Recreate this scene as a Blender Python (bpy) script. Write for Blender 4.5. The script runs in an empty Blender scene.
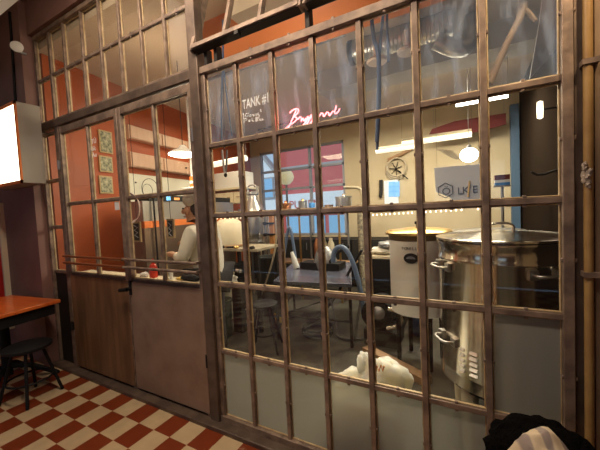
import bpy, math, random
from mathutils import Vector, Matrix, noise
random.seed(7)
PI = math.pi
sc = bpy.context.scene
col = sc.collection

# ------------------------------------------------------------------ camera
F = 309.18
def rotm(rx, ry, rz):
    return Matrix.Rotation(rz, 3, 'Z') @ Matrix.Rotation(rx, 3, 'X') @ Matrix.Rotation(ry, 3, 'Y')
RC = rotm(math.radians(-2.699), math.radians(2.787), math.radians(28.762))
CP = Vector((0, -1.6, 1.5))
cd = bpy.data.cameras.new('camera'); cam = bpy.data.objects.new('camera', cd); col.objects.link(cam)
cd.sensor_width = 36; cd.lens = F * 36 / 600; cd.clip_start = .02
rt, fw, up = RC.col[0], RC.col[1], RC.col[2]
M4 = Matrix((rt, up, -fw)).transposed().to_4x4(); M4.translation = CP
cam.matrix_world = M4
sc.camera = cam

def ray(px, py):
    return RC @ Vector(((px - 300) / F, 1, -(py - 225) / F))
def at(px, py, Y):                      # the point seen at a pixel, at depth Y
    d = ray(px, py); t = (Y - CP.y) / d.y
    return CP + d * t
def atz(px, py, Zv):
    d = ray(px, py); t = (Zv - CP.z) / d.z
    return CP + d * t

# ------------------------------------------------------------------ materials
def mat(name, c, rough=.6, metal=0, c2=None, nscale=8, emit=None, estr=0, bump=0, stretch=None, detail=6, lo=.35, hi=.65, spec=.5, coat=0):
    m = bpy.data.materials.new(name); m.use_nodes = True
    n = m.node_tree.nodes; l = m.node_tree.links; b = n['Principled BSDF']
    b.inputs['Base Color'].default_value = (*c, 1)
    b.inputs['Roughness'].default_value = rough
    b.inputs['Metallic'].default_value = metal
    b.inputs['Specular IOR Level'].default_value = spec
    b.inputs['Coat Weight'].default_value = coat
    if emit:
        b.inputs['Emission Color'].default_value = (*emit, 1); b.inputs['Emission Strength'].default_value = estr
    if c2 or bump:
        tc = n.new('ShaderNodeTexCoord'); mp = n.new('ShaderNodeMapping'); nz = n.new('ShaderNodeTexNoise')
        l.new(tc.outputs['Object'], mp.inputs['Vector']); l.new(mp.outputs['Vector'], nz.inputs['Vector'])
        if stretch: mp.inputs['Scale'].default_value = stretch
        nz.inputs['Scale'].default_value = nscale; nz.inputs['Detail'].default_value = detail
        if c2:
            r = n.new('ShaderNodeValToRGB'); r.color_ramp.elements[0].position = lo; r.color_ramp.elements[1].position = hi
            r.color_ramp.elements[0].color = (*c, 1); r.color_ramp.elements[1].color = (*c2, 1)
            l.new(nz.outputs['Fac'], r.inputs['Fac']); l.new(r.outputs['Color'], b.inputs['Base Color'])
        if bump:
            bp = n.new('ShaderNodeBump'); bp.inputs['Strength'].default_value = bump; bp.inputs['Distance'].default_value = .02
            l.new(nz.outputs['Fac'], bp.inputs['Height']); l.new(bp.outputs['Normal'], b.inputs['Normal'])
    return m

def glass_mat(name, haze=0.02, hazecol=(.7, .7, .75), smear=0):
    m = bpy.data.materials.new(name); m.use_nodes = True
    n = m.node_tree.nodes; l = m.node_tree.links; n.remove(n['Principled BSDF'])
    out = n['Material Output']
    tr = n.new('ShaderNodeBsdfTransparent'); gl = n.new('ShaderNodeBsdfGlossy'); gl.inputs['Roughness'].default_value = .02
    tr.inputs['Color'].default_value = (.97, .985, .97, 1)
    lw = n.new('ShaderNodeLayerWeight'); lw.inputs['Blend'].default_value = .5
    pw = n.new('ShaderNodeMath'); pw.operation = 'POWER'; pw.inputs[1].default_value = 4
    l.new(lw.outputs['Facing'], pw.inputs[0])
    ma = n.new('ShaderNodeMath'); ma.operation = 'MULTIPLY_ADD'; ma.inputs[1].default_value = .45; ma.inputs[2].default_value = .04
    l.new(pw.outputs[0], ma.inputs[0])
    mx = n.new('ShaderNodeMixShader'); l.new(ma.outputs[0], mx.inputs[0]); l.new(tr.outputs[0], mx.inputs[1]); l.new(gl.outputs[0], mx.inputs[2])
    df = n.new('ShaderNodeBsdfDiffuse'); df.inputs['Color'].default_value = (*hazecol, 1)
    tl = n.new('ShaderNodeBsdfTranslucent'); tl.inputs['Color'].default_value = (*hazecol, 1)
    m0 = n.new('ShaderNodeMixShader'); l.new(df.outputs[0], m0.inputs[1]); l.new(tl.outputs[0], m0.inputs[2])
    m2 = n.new('ShaderNodeMixShader'); m2.inputs[0].default_value = haze
    tc = n.new('ShaderNodeTexCoord'); nz = n.new('ShaderNodeTexNoise'); mp = n.new('ShaderNodeMapping')
    mp.inputs['Rotation'].default_value = (0, .7, 0); mp.inputs['Scale'].default_value = (7, 1, 1.6)
    nz.inputs['Scale'].default_value = 2.2; nz.inputs['Detail'].default_value = 5
    l.new(tc.outputs['Object'], mp.inputs['Vector']); l.new(mp.outputs['Vector'], nz.inputs['Vector'])
    mr = n.new('ShaderNodeMapRange'); mr.inputs['From Min'].default_value = .5; mr.inputs['From Max'].default_value = .75
    mr.inputs['To Min'].default_value = haze; mr.inputs['To Max'].default_value = haze + smear
    l.new(nz.outputs['Fac'], mr.inputs['Value']); l.new(mr.outputs[0], m2.inputs[0])
    l.new(mx.outputs[0], m2.inputs[1]); l.new(m0.outputs[0], m2.inputs[2]); l.new(m2.outputs[0], out.inputs['Surface'])
    return m

def frost_mat(name):
    m = bpy.data.materials.new(name); m.use_nodes = True
    n = m.node_tree.nodes; l = m.node_tree.links; n.remove(n['Principled BSDF'])
    out = n['Material Output']
    rf = n.new('ShaderNodeBsdfRefraction'); rf.inputs['Roughness'].default_value = .24; rf.inputs['IOR'].default_value = 1.12
    rf.inputs['Color'].default_value = (.86, .88, .8, 1)
    df = n.new('ShaderNodeBsdfDiffuse'); df.inputs['Color'].default_value = (.85, .85, .78, 1)
    tl = n.new('ShaderNodeBsdfTranslucent'); tl.inputs['Color'].default_value = (.62, .62, .54, 1)
    a = n.new('ShaderNodeMixShader'); a.inputs[0].default_value = .5; l.new(df.outputs[0], a.inputs[1]); l.new(tl.outputs[0], a.inputs[2])
    b = n.new('ShaderNodeMixShader'); b.inputs[0].default_value = .46; l.new(rf.outputs[0], b.inputs[1]); l.new(a.outputs[0], b.inputs[2])
    l.new(b.outputs[0], out.inputs['Surface'])
    return m

def tile_mat(name, ca, cb, sx, sy, ox, oy, rough=.35):
    m = bpy.data.materials.new(name); m.use_nodes = True
    n = m.node_tree.nodes; l = m.node_tree.links; b = n['Principled BSDF']
    geo = n.new('ShaderNodeNewGeometry'); mp = n.new('ShaderNodeMapping')
    l.new(geo.outputs['Position'], mp.inputs['Vector'])
    mp.inputs['Scale'].default_value = (1 / sx, 1 / sy, 0); mp.inputs['Location'].default_value = (-ox / sx, -oy / sy, .5)
    ck = n.new('ShaderNodeTexChecker'); ck.inputs['Scale'].default_value = 1
    ck.inputs['Color1'].default_value = (*ca, 1); ck.inputs['Color2'].default_value = (*cb, 1)
    l.new(mp.outputs['Vector'], ck.inputs['Vector'])
    nz = n.new('ShaderNodeTexNoise'); nz.inputs['Scale'].default_value = 9; nz.inputs['Detail'].default_value = 6
    l.new(geo.outputs['Position'], nz.inputs['Vector'])
    mr = n.new('ShaderNodeMapRange'); mr.inputs['To Min'].default_value = .72; mr.inputs['To Max'].default_value = 1.15
    l.new(nz.outputs['Fac'], mr.inputs['Value'])
    mx = n.new('ShaderNodeMix'); mx.data_type = 'RGBA'; mx.blend_type = 'MULTIPLY'; mx.inputs[0].default_value = 1
    l.new(ck.outputs['Color'], mx.inputs[6]); l.new(mr.outputs[0], mx.inputs[7])
    l.new(mx.outputs[2], b.inputs['Base Color'])
    b.inputs['Roughness'].default_value = rough
    return m

M = {}
M['rust'] = mat('rusted_steel', (.165, .118, .094), .42, .3, (.33, .24, .18), 14, bump=.15)
M['bead'] = mat('glazing_bead', (.46, .32, .16), .5, .1, (.64, .5, .3), 20)
M['beam'] = mat('dark_beam_steel', (.10, .07, .055), .5, .4, (.17, .12, .09), 10)
M['blacksteel'] = mat('black_steel', (.02, .017, .015), .5, .5)
M['kick_l'] = mat('brown_wood_grain', (.14, .07, .032), .5, .1, (.25, .13, .06), 5, stretch=(2.6, 1, .35))
M['kick_r'] = mat('brown_sheet_steel', (.25, .165, .12), .42, .2, (.34, .235, .175), 5)
M['glass'] = glass_mat('clear_glass', .003)
M['glass_top'] = glass_mat('hazy_glass', .075, (.55, .68, .92), .26)  # smears plus a bluish daylight haze put into the colour
M['frost'] = frost_mat('frosted_glass')
M['copper_bar'] = mat('brown_bar', (.30, .10, .04), .35, .5)
M['white'] = mat('white_paint', (.8, .8, .78), .5)
M['cream'] = mat('cream', (.75, .66, .48), .55)
M['steel'] = mat('stainless_steel', (.84, .78, .67), .11, 1, (.74, .67, .56), 3, stretch=(30, 30, .4))
_m = M['steel']; _b = _m.node_tree.nodes['Principled BSDF']; _t = _m.node_tree.nodes.new('ShaderNodeTangent'); _t.direction_type = 'RADIAL'; _t.axis = 'Z'
_m.node_tree.links.new(_t.outputs[0], _b.inputs['Tangent']); _b.inputs['Anisotropic'].default_value = .8; _b.inputs['Roughness'].default_value = .18; _b.inputs['Anisotropic Rotation'].default_value = .25
M['brushed'] = mat('brushed_steel', (.55, .53, .5), .35, 1)
M['dsteel'] = mat('dull_steel', (.32, .32, .33), .45, .8)
M['brass'] = mat('brass', (.70, .46, .17), .3, 1)
M['copper'] = mat('copper', (.62, .28, .14), .3, 1)
M['black'] = mat('black_rubber', (.007, .007, .008), .6, spec=.25)
M['dark'] = mat('dark_plastic', (.02, .021, .02), .5, spec=.3)
M['orange_wall'] = mat('orange_wall_paint', (.36, .068, .012), .5, 0, (.42, .085, .016), 2)
M['orange_soffit'] = mat('orange_soffit_paint', (.78, .24, .07), .6)
M['beige_wall'] = mat('beige_plaster', (.52, .42, .27), .8, 0, (.60, .50, .34), 2)
M['grey_ceiling'] = mat('grey_ceiling_paint', (.36, .33, .31), .8, 0, (.42, .39, .36), 1.5)
M['beige_ceiling'] = mat('beige_ceiling_paint', (.55, .43, .32), .8)
M['burgundy'] = mat('burgundy_wall_paint', (.19, .10, .085), .6, 0, (.23, .125, .105), 3)
M['brown_plaster'] = mat('brown_plaster', (.22, .15, .09), .8, 0, (.30, .20, .12), 6, bump=.2)
M['darkbrown'] = mat('dark_brown_paint', (.02, .014, .010), .9, spec=.0)
M['darkred'] = mat('dark_red_paint', (.07, .009, .005), .5)
M['concrete'] = mat('dark_concrete', (.042, .038, .03), .5, 0, (.085, .077, .058), 4)
M['pink'] = mat('pale_wood', (.58, .36, .25), .5, 0, (.64, .42, .3), 3, stretch=(1, 6, 1))
M['tiles'] = mat('white_tiles', (.80, .78, .66), .3)
M['poster'] = mat('poster_paper', (.55, .52, .36), .7, 0, (.12, .14, .09), 30)
M['woodframe'] = mat('light_wood_frame', (.55, .40, .2), .5)
M['chalk'] = mat('chalkboard', (.05, .045, .04), .7)
M['red'] = mat('red_plastic', (.6, .03, .01), .35)
M['orange'] = mat('orange_strip', (.75, .2, .05), .4)
M['skin'] = mat('skin', (.55, .28, .16), .5)
M['cotton'] = mat('white_cotton', (.78, .74, .64), .85, bump=.2, nscale=20)
M['hair'] = mat('dark_hair', (.03, .02, .015), .6)
M['trouser'] = mat('dark_trousers', (.03, .03, .035), .8)
M['blue_strap'] = mat('blue_strap', (.05, .09, .19), .6)
M['bluehose'] = mat('blue_grey_hose', (.12, .18, .30), .35)
M['hose'] = mat('pale_hose', (.50, .42, .3), .4)
M['bluecan'] = mat('blue_can', (.05, .25, .65), .35)
M['wood'] = mat('bare_wood', (.32, .18, .09), .6, 0, (.42, .26, .14), 8, stretch=(1, 1, .2))
M['branch'] = mat('pale_branch_wood', (.26, .165, .105), .6, 0, (.36, .24, .16), 6)
M['table'] = mat('red_varnished_wood', (.48, .085, .012), .28, 0, (.62, .15, .03), 3, stretch=(.5, 6, 1), coat=.3)
M['bag'] = mat('white_plastic_bag', (.82, .78, .66), .4, bump=.3, nscale=12)
_b = M['bag'].node_tree.nodes['Principled BSDF']; _b.inputs['Subsurface Weight'].default_value = .8; _b.inputs['Subsurface Scale'].default_value = .25; _b.inputs['Subsurface Radius'].default_value = (1, .9, .7)
M['redprint'] = mat('orange_print', (.75, .30, .08), .5)
M['fur'] = mat('black_wool', (.004, .0035, .0035), 1, spec=.05, bump=1, nscale=60)
M['yellow'] = mat('yellow_plastic', (.75, .5, .12), .4)
M['redawning'] = mat('reflected_red', (.11, .012, .012), .8)
M['lavender'] = mat('grey_blue_top', (.11, .12, .17), .25, .3)
M['sign'] = mat('pale_reflection', (.72, .73, .77), .5)
M['ink'] = mat('dark_ink', (.06, .055, .06), .6)
M['letter'] = mat('white_lettering', (.85, .87, .87), .7, emit=(1, 1, 1), estr=0)
M['neon'] = mat('red_neon', (1, .2, .2), .4, emit=(1, .20, .22), estr=6)
M['lightbox'] = mat('lit_panel', (.9, .8, .6), .5, emit=(1, .86, .62), estr=5)
M['lampglow'] = mat('lamp_glow', (1, .95, .85), .5, emit=(1, .92, .78), estr=14)
M['tubeglow'] = mat('tube_glow', (1, .95, .85), .5, emit=(1, .90, .66), estr=1.15)
M['bulbglow'] = mat('bulb_glow', (1, .8, .6), .5, emit=(1, .72, .5), estr=4)
M['screen'] = mat('blue_screen', (.1, .3, .6), .3, emit=(.2, .55, 1), estr=1.6)
M['oscreen'] = mat('orange_screen', (.6, .2, .05), .3, emit=(1, .35, .1), estr=1.2)
M['redwall'] = mat('street_red', (.50, .10, .09), .8)
M['streetwhite'] = mat('street_white', (.72, .80, .88), .8)
M['streetgrey'] = mat('street_grey', (.33, .33, .34), .8)
M['bluepane'] = mat('blue_pane', (.26, .52, .80), .2)
M['globe'] = mat('cream_globe', (.85, .75, .45), .5, emit=(1, .85, .5), estr=.35)
def plaid():
    m = bpy.data.materials.new('pale_plaid'); m.use_nodes = True
    n = m.node_tree.nodes; l = m.node_tree.links; b = n['Principled BSDF']; b.inputs['Roughness'].default_value = .9
    tc = n.new('ShaderNodeTexCoord'); mp = n.new('ShaderNodeMapping'); mp.inputs['Rotation'].default_value = (0, 0, -.35)
    ck = n.new('ShaderNodeTexWave'); ck.inputs['Scale'].default_value = 6; ck.bands_direction = 'X'
    w2 = n.new('ShaderNodeTexWave'); w2.inputs['Scale'].default_value = 2; w2.bands_direction = 'Y'
    l.new(tc.outputs['Object'], mp.inputs['Vector']); l.new(mp.outputs['Vector'], ck.inputs['Vector']); l.new(mp.outputs['Vector'], w2.inputs['Vector'])
    ad = n.new('ShaderNodeMath'); ad.operation = 'MULTIPLY_ADD'; ad.inputs[1].default_value = 1.6
    l.new(ck.outputs['Fac'], ad.inputs[0]); l.new(w2.outputs['Fac'], ad.inputs[2])
    r = n.new('ShaderNodeValToRGB'); r.color_ramp.interpolation = 'EASE'
    r.color_ramp.elements[0].position = .45; r.color_ramp.elements[1].position = 1.6 if False else .95
    r.color_ramp.elements[0].color = (.30, .24, .21, 1); r.color_ramp.elements[1].color = (.62, .50, .34, 1)
    l.new(ad.outputs[0], r.inputs['Fac']); l.new(r.outputs['Color'], b.inputs['Base Color'])
    return m
M['plaid'] = plaid()

# ------------------------------------------------------------------ mesh building
class MB:
    def __init__(s): s.v = []; s.f = []; s.mi = []; s.sm = []
    def add(s, vs, fs, mi=0, smooth=False):
        o = len(s.v); s.v += [Vector(v) for v in vs]
        for f in fs: s.f.append([i + o for i in f]); s.mi.append(mi); s.sm.append(smooth)
        return s
    def box(s, x0, x1, y0, y1, z0, z1, mi=0):
        return s.add([(x, y, z) for z in (z0, z1) for y in (y0, y1) for x in (x0, x1)],
              [(0, 2, 3, 1), (4, 5, 7, 6), (0, 1, 5, 4), (2, 6, 7, 3), (0, 4, 6, 2), (1, 3, 7, 5)], mi)
    def obox(s, c, size, R=None, mi=0):
        R = R or Matrix.Identity(3); c = Vector(c); h = Vector(size) / 2
        return s.add([c + R @ Vector((x * h.x, y * h.y, z * h.z)) for z in (-1, 1) for y in (-1, 1) for x in (-1, 1)],
              [(0, 2, 3, 1), (4, 5, 7, 6), (0, 1, 5, 4), (2, 6, 7, 3), (0, 4, 6, 2), (1, 3, 7, 5)], mi)
    def tube(s, pts, r, seg=10, mi=0, closed=False, flat=1):
        pts = [Vector(p) for p in pts]; n = len(pts); rs = r if isinstance(r, (list, tuple)) else [r] * n
        ref = None; vs = []
        for i, p in enumerate(pts):
            a = pts[i - 1] if (i > 0 or closed) else p; b = pts[(i + 1) % n] if (i < n - 1 or closed) else p
            d = (b - a).normalized()
            if ref is None: ref = d.orthogonal().normalized()
            u = (ref - d * ref.dot(d)); u = u.normalized() if u.length > 1e-6 else d.orthogonal().normalized()
            ref = u; w = d.cross(u)
            for k in range(seg):
                t = 2 * PI * k / seg; vs.append(p + (u * math.cos(t) + w * math.sin(t) * flat) * rs[i])
        fs = []
        for i in range(n if closed else n - 1):
            j = (i + 1) % n
            for k in range(seg):
                q = (k + 1) % seg; fs.append((i * seg + k, i * seg + q, j * seg + q, j * seg + k))
        s.add(vs, fs, mi, True)
        if not closed:
            o = len(s.v) - len(vs)
            s.f.append([o + k for k in range(seg)][::-1]); s.f.append([o + (n - 1) * seg + k for k in range(seg)])
            s.mi += [mi, mi]; s.sm += [False, False]
        return s
    def lathe(s, prof, c=(0, 0, 0), seg=32, mi=0, axis=None):
        c = Vector(c); R = Matrix.Identity(3)
        if axis is not None: R = Vector((0, 0, 1)).rotation_difference(Vector(axis)).to_matrix()
        vs = []; n = len(prof)
        for r, z in prof:
            for k in range(seg):
                t = 2 * PI * k / seg; vs.append(c + R @ Vector((r * math.cos(t), r * math.sin(t), z)))
        fs = [(i * seg + k, i * seg + (k + 1) % seg, (i + 1) * seg + (k + 1) % seg, (i + 1) * seg + k) for i in range(n - 1) for k in range(seg)]
        s.add(vs, fs, mi, True)
        o = len(s.v) - len(vs)
        if prof[0][0] > 1e-5: s.f.append([o + k for k in range(seg)][::-1]); s.mi.append(mi); s.sm.append(False)
        if prof[-1][0] > 1e-5: s.f.append([o + (n - 1) * seg + k for k in range(seg)]); s.mi.append(mi); s.sm.append(False)
        return s
    def prism(s, poly, vec, mi=0):
        n = len(poly); vec = Vector(vec); vs = [Vector(p) for p in poly] + [Vector(p) + vec for p in poly]
        return s.add(vs, [list(range(n))[::-1], list(range(n, 2 * n))] + [(i, (i + 1) % n, n + (i + 1) % n, n + i) for i in range(n)], mi)
    def blob(s, c, rad, amp=.15, freq=3, seed=0, nu=28, nv=18, mi=0, flat=0, fn=None):
        c = Vector(c); vs = []
        for j in range(nv + 1):
            ph = -PI / 2 + PI * j / nv
            for i in range(nu):
                th = 2 * PI * i / nu; d = Vector((math.cos(ph) * math.cos(th), math.cos(ph) * math.sin(th), math.sin(ph)))
                k = 1 + amp * noise.noise(d * freq + Vector((seed * 7.1, seed * 3.3, 0))) + amp * .5 * noise.noise(d * freq * 2.7 + Vector((seed, 5, 2)))
                p = Vector((d.x * rad[0], d.y * rad[1], d.z * rad[2])) * k
                if p.z < -flat * rad[2] and flat: p.z = -flat * rad[2]
                if fn: p = fn(p)
                vs.append(c + p)
        fs = [(j * nu + i, j * nu + (i + 1) % nu, (j + 1) * nu + (i + 1) % nu, (j + 1) * nu + i) for j in range(nv) for i in range(nu)]
        return s.add(vs, fs, mi, True)
    def build(s, name, mats, parent=None, local=False, bev=0, base=None):
        me = bpy.data.meshes.new(name)
        if parent is not None: off = Vector((0, 0, 0)) if local else world_loc(parent)
        else:
            xs = [v.x for v in s.v]; ys = [v.y for v in s.v]; zs = [v.z for v in s.v]
            off = Vector(base) if base is not None else Vector(((min(xs) + max(xs)) / 2, (min(ys) + max(ys)) / 2, min(zs)))
        me.from_pydata([tuple(v - off) for v in s.v], [], s.f)
        for m in (mats if isinstance(mats, (list, tuple)) else [mats]): me.materials.append(m)
        me.polygons.foreach_set('material_index', s.mi); me.polygons.foreach_set('use_smooth', s.sm)
        me.update(); me.validate()
        try: me.set_sharp_from_angle(angle=math.radians(40))
        except Exception: pass
        o = bpy.data.objects.new(name, me); col.objects.link(o)
        if parent is not None: o.parent = parent
        else: o.location = off
        if bev:
            b = o.modifiers.new('bevel', 'BEVEL'); b.width = bev; b.segments = 2; b.limit_method = 'ANGLE'
        return o
def world_loc(p):
    v = Vector((0, 0, 0))
    while p is not None: v = v + Vector(p.location); p = p.parent
    return v
def tag(o, label=None, cat=None, group=None, kind=None):
    if label: o['label'] = label
    if cat: o['category'] = cat
    if group: o['group'] = group
    if kind: o['kind'] = kind
    return o
def thing(name, label, cat, loc=(0, 0, 0), rotz=0, group=None, kind=None):
    o = bpy.data.objects.new(name, None); col.objects.link(o); o.empty_display_size = .1
    o.location = loc; o.rotation_euler = (0, 0, rotz)
    return tag(o, label, cat, group, kind)
def struct(name, label, cat, mb, mats, bev=0):
    return tag(mb.build(name, mats, bev=bev), label, cat, kind='structure')
def copy_tree(o, parent=None):
    c = o.copy(); col.objects.link(c)
    if parent is not None: c.parent = parent
    for ch in list(o.children): copy_tree(ch, c)
    return c
def arc(c, r, a0, a1, n, u=(1, 0, 0), w=(0, 0, 1)):
    c = Vector(c); u = Vector(u); w = Vector(w)
    return [c + u * (r * math.cos(a0 + (a1 - a0) * i / n)) + w * (r * math.sin(a0 + (a1 - a0) * i / n)) for i in range(n + 1)]
def smooth(pts, it=2):
    pts = [Vector(p) for p in pts]
    for _ in range(it):
        q = [pts[0]]
        for a, b in zip(pts, pts[1:]): q += [a * .75 + b * .25, a * .25 + b * .75]
        pts = q + [pts[-1]]
    return pts
def text_mesh(body, size, origin, ux, uz, ext=.001, align='LEFT', off=0, xs=1):
    cu = bpy.data.curves.new('t', 'FONT'); cu.body = body; cu.size = size; cu.extrude = ext; cu.align_x = align; cu.offset = off; cu.resolution_u = 3
    o = bpy.data.objects.new('t', cu); col.objects.link(o)
    dg = bpy.context.evaluated_depsgraph_get(); dg.update()
    me = bpy.data.meshes.new_from_object(o.evaluated_get(dg))
    xs_ = xs; ux = Vector(ux).normalized(); uz = Vector(uz).normalized(); n = ux.cross(uz)
    mb = MB()
    mb.add([Vector(origin) + ux * v.co.x * xs_ + uz * v.co.y + n * v.co.z for v in me.vertices], [list(p.vertices) for p in me.polygons])
    bpy.data.objects.remove(o); bpy.data.curves.remove(cu); bpy.data.meshes.remove(me)
    return mb

# ================================================================== ROOM SHELL
CEIL = 3.28
A = math.radians(9.6)
KX, KY = Vector((math.cos(A), math.sin(A), 0)), Vector((-math.sin(A), math.cos(A), 0))
KO = Vector((-3.9, 0, 0))
def K(o, s, z): return KO + KX * o + KY * s + Vector((0, 0, z))

m = MB(); m.box(-5.6, 2.2, -4.6, -.03, -.1, 0)
struct('floor', 'red and cream checkerboard tile floor of the pub', 'floor', m,
       tile_mat('checker_tiles', (.56, .42, .25), (.20, .036, .010), .166, .188, -2.487, -.085))
m = MB(); m.box(-5.6, 1.6, .05, 4.7, -.1, 0)
struct('floor_back', 'dark worn concrete floor of the brewery behind the glass', 'floor', m, M['concrete'])
m = MB(); m.box(-3.92, .42, -.10, .05, -.1, .03)
struct('trim_1', 'dark steel plinth strip along the foot of the glazed partition', 'plinth', m, M['beam'], .006)
m = MB(); m.box(-5.6, 2.2, -4.7, .36, 3.72, 3.8)
struct('ceiling', 'dim grey brown ceiling of the pub', 'ceiling', m, M['burgundy'])
m = MB(); m.box(-5.6, -1.62, .02, .34, CEIL, CEIL + .1); m.box(-5.6, 1.0, .34, 4.7, CEIL, CEIL + .1); m.box(-1.62, .9, .32, .36, CEIL, 3.8)
struct('ceiling_back', 'grey beige ceiling of the brewery behind the glass', 'ceiling', m, [M['beige_ceiling']])
# pub walls
m = MB(); m.box(-5.6, -3.88, -.12, 0, 0, 3.72); m.box(-3.88, .42, -.06, .02, 3.40, 3.72)
struct('wall_front', 'dark burgundy pub wall left of and above the glazed partition', 'wall', m, M['burgundy'])
m = MB(); m.box(.42, 2.2, -.03, .02, 0, 3.72)
struct('wall_right', 'brown plaster wall right of the glazed partition', 'wall', m, M['brown_plaster'])
m = MB(); m.box(-5.7, -5.6, -4.7, .02, 0, 3.72)
struct('wall_left', 'burgundy side wall of the pub', 'wall', m, M['burgundy'])
m = MB(); m.box(-5.7, -5.3, -4.8, -4.7, 0, 3.72); m.box(-2.3, -.56, -4.8, -4.7, 0, 3.72); m.box(.55, 2.3, -4.8, -4.7, 0, 3.72); m.box(-5.3, -2.3, -4.8, -4.7, 0, .95); m.box(-5.3, -2.3, -4.8, -4.7, 2.9, 3.72); m.box(-.56, .55, -4.8, -4.7, 0, 1.36); m.box(-.56, .55, -4.8, -4.7, 2.2, 3.72); m.box(-3.9, -3.8, -4.8, -4.7, .95, 2.9)
struct('wall_back', 'dark wall of the pub behind the viewer', 'wall', m, M['burgundy'])
m = MB(); m.box(2.2, 2.3, -4.7, .02, 0, 3.72)
struct('wall_side', 'dark right side wall of the pub', 'wall', m, M['burgundy'])
# brewery walls
m = MB(); m.obox(K(-.05, 2.42, CEIL / 2), (.1, 4.72, CEIL), Matrix.Rotation(A, 3, 'Z'))
struct('wall_kitchen', 'orange red painted kitchen wall running back from the doors', 'wall', m, M['orange_wall'])
# back wall with the opening for the added rear window
WX0, WX1, WZ0, WZ1 = -4.40, -2.26, .93, 2.92
m = MB(); YB = 4.55
m.box(-5.6, WX0, YB, YB + .15, 0, CEIL); m.box(WX1, 1.0, YB, YB + .15, 0, CEIL)
m.box(WX0, WX1, YB, YB + .15, 0, WZ0); m.box(WX0, WX1, YB, YB + .15, WZ1, CEIL)
struct('wall_rear', 'beige plaster rear wall of the brewery', 'wall', m, M['beige_wall'])
m = MB(); m.box(.74, .84, .02, YB, 0, CEIL)
struct('wall_brewery_right', 'dark brown side wall of the brewery at the right of the glass', 'wall', m, M['darkbrown'])
m = MB(); m.box(.70, .74, .9, 1.75, 0, 2.62)
struct('trim_2', 'dark red door panel on the brown brewery side wall', 'panel', m, M['darkred'])
p = at(516, 150, 4.4)
m = MB(); m.box(.60, .71, 4.36, 4.5, 0, 3.0)
struct('trim_3', 'blue painted post in the corner beside the dark side wall', 'post', m, mat('blue_post', (.07, .13, .22), .5))
m = MB(); m.box(-1.62, .74, .36, .60, 3.04, CEIL); m.box(.05, .74, .60, 1.10, 3.04, CEIL)
struct('trim_11', 'beige part of the soffit just behind the top of the glass partition', 'soffit', m, M['beige_ceiling'])
m = MB(); m.box(-2.20, .05, .60, 1.10, 3.04, CEIL)
struct('trim_4', 'orange painted soffit just behind the top of the glass partition', 'soffit', m, M['orange_soffit'])
m = MB(); m.box(-1.7, .74, 2.15, 2.5, 3.02, CEIL)
struct('trim_5', 'pale ceiling beam crossing the brewery', 'beam', m, M['grey_ceiling'])
# white bulkhead high at left
m = MB(); m.box(-5.0, -2.6, -1.0, -.6, 2.985, 3.72)
struct('trim_6', 'white painted ceiling bulkhead in the top left corner', 'bulkhead', m, M['white'])

# added rear window and street, standing in for the reflected street
w = thing('window_1', 'added rear window with grey bars, standing in for the street reflection', 'window', (-3.1, YB, WZ0), kind='structure')
m = MB()
for x in (WX0, -3.1, WX1 - .05): m.box(x, x + .05, YB + .02, YB + .08, WZ0, WZ1)
for z in (WZ0, 1.98, 2.42, WZ1 - .05): m.box(WX0, WX1, YB + .02, YB + .08, z, z + .05)
m.build('window_frame', M['streetgrey'], w)
m = MB(); m.box(WX0, WX1, YB + .04, YB + .046, WZ0, WZ1); m.build('pane', M['glass'], w)
YS = 8.5
m = MB(); m.box(-16, 4, 4.9, YS + 1, -.2, -.1); struct('floor_street', 'grey street paving outside the rear window', 'street', m, M['streetgrey'])
b = thing('red_building', 'red fronted building with a pale blue band, rebuilt from the street reflection', 'building', (-6, YS, -.1))
m = MB(); m.box(-6.3, 2.5, YS, YS + .4, 2.12, 6.2); m.build('upper_wall', M['redwall'], b)
m = MB(); m.box(-6.3, 2.5, YS - .12, YS + .4, 1.40, 2.12); m.build('fascia_band', M['streetwhite'], b)
m = MB(); m.box(-6.3, 2.5, YS, YS + .4, -.1, 1.40); m.build('shop_front', M['redwall'], b)
m = MB(); m.box(-6.3, 2.5, YS - .05, YS, 3.95, 4.1); m.box(-6.3, 2.5, YS - .05, YS, 3.05, 3.15); m.build('ledge', M['streetgrey'], b)
for i in range(4):
    m = MB(); x = -6.1 + i * 1.75; m.box(x, x + 1.6, YS - .04, YS, .02, 1.28); m.build('shop_window', M['bluepane'], b)
t = text_mesh('PUKEM', .42, (-5.9, YS - .13, 1.58), (1, 0, 0), (0, 0, 1), .005); t.build('lettering', M['redwall'], b)
b = thing('white_house', 'white gabled house with blue windows left of the red building, rebuilt from the street reflection', 'building', (-9, YS, -.1))
m = MB(); m.prism([(-11, YS - .3, -.1), (-6.32, YS - .3, -.1), (-6.32, YS - .3, 2.9), (-7.3, YS - .3, 4.1), (-11, YS - .3, 4.1)], (0, .5, 0)); m.build('wall', M['streetwhite'], b)
m = MB(); m.obox((-6.75, YS - .3, 3.55), (1.7, .3, .10), Matrix.Rotation(.885, 3, 'Y')); m.build('roof', M['streetgrey'], b)
for x in (-7.4, -6.85):
    m = MB(); m.box(x, x + .45, YS - .35, YS - .3, 2.0, 2.8); q = m.build('window', M['streetgrey'], b)
    m = MB(); m.box(x + .05, x + .4, YS - .36, YS - .35, 2.05, 2.75); m.build('pane', M['bluepane'], q)
p = at(286, 177, 5.4)
g = thing('globe_lamp', 'round cream globe street lamp rebuilt from the street reflection', 'lamp', (p.x, p.y, -.1))
m = MB(); m.lathe([(.001, -.21), (.10, -.185), (.18, -.10), (.21, 0), (.18, .10), (.10, .185), (.001, .21)], p); m.build('globe', M['globe'], g)
m = MB(); m.tube([(p.x, p.y, -.1), (p.x, p.y, p.z - .19)], .03); m.build('pole', M['streetgrey'], g)

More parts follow.
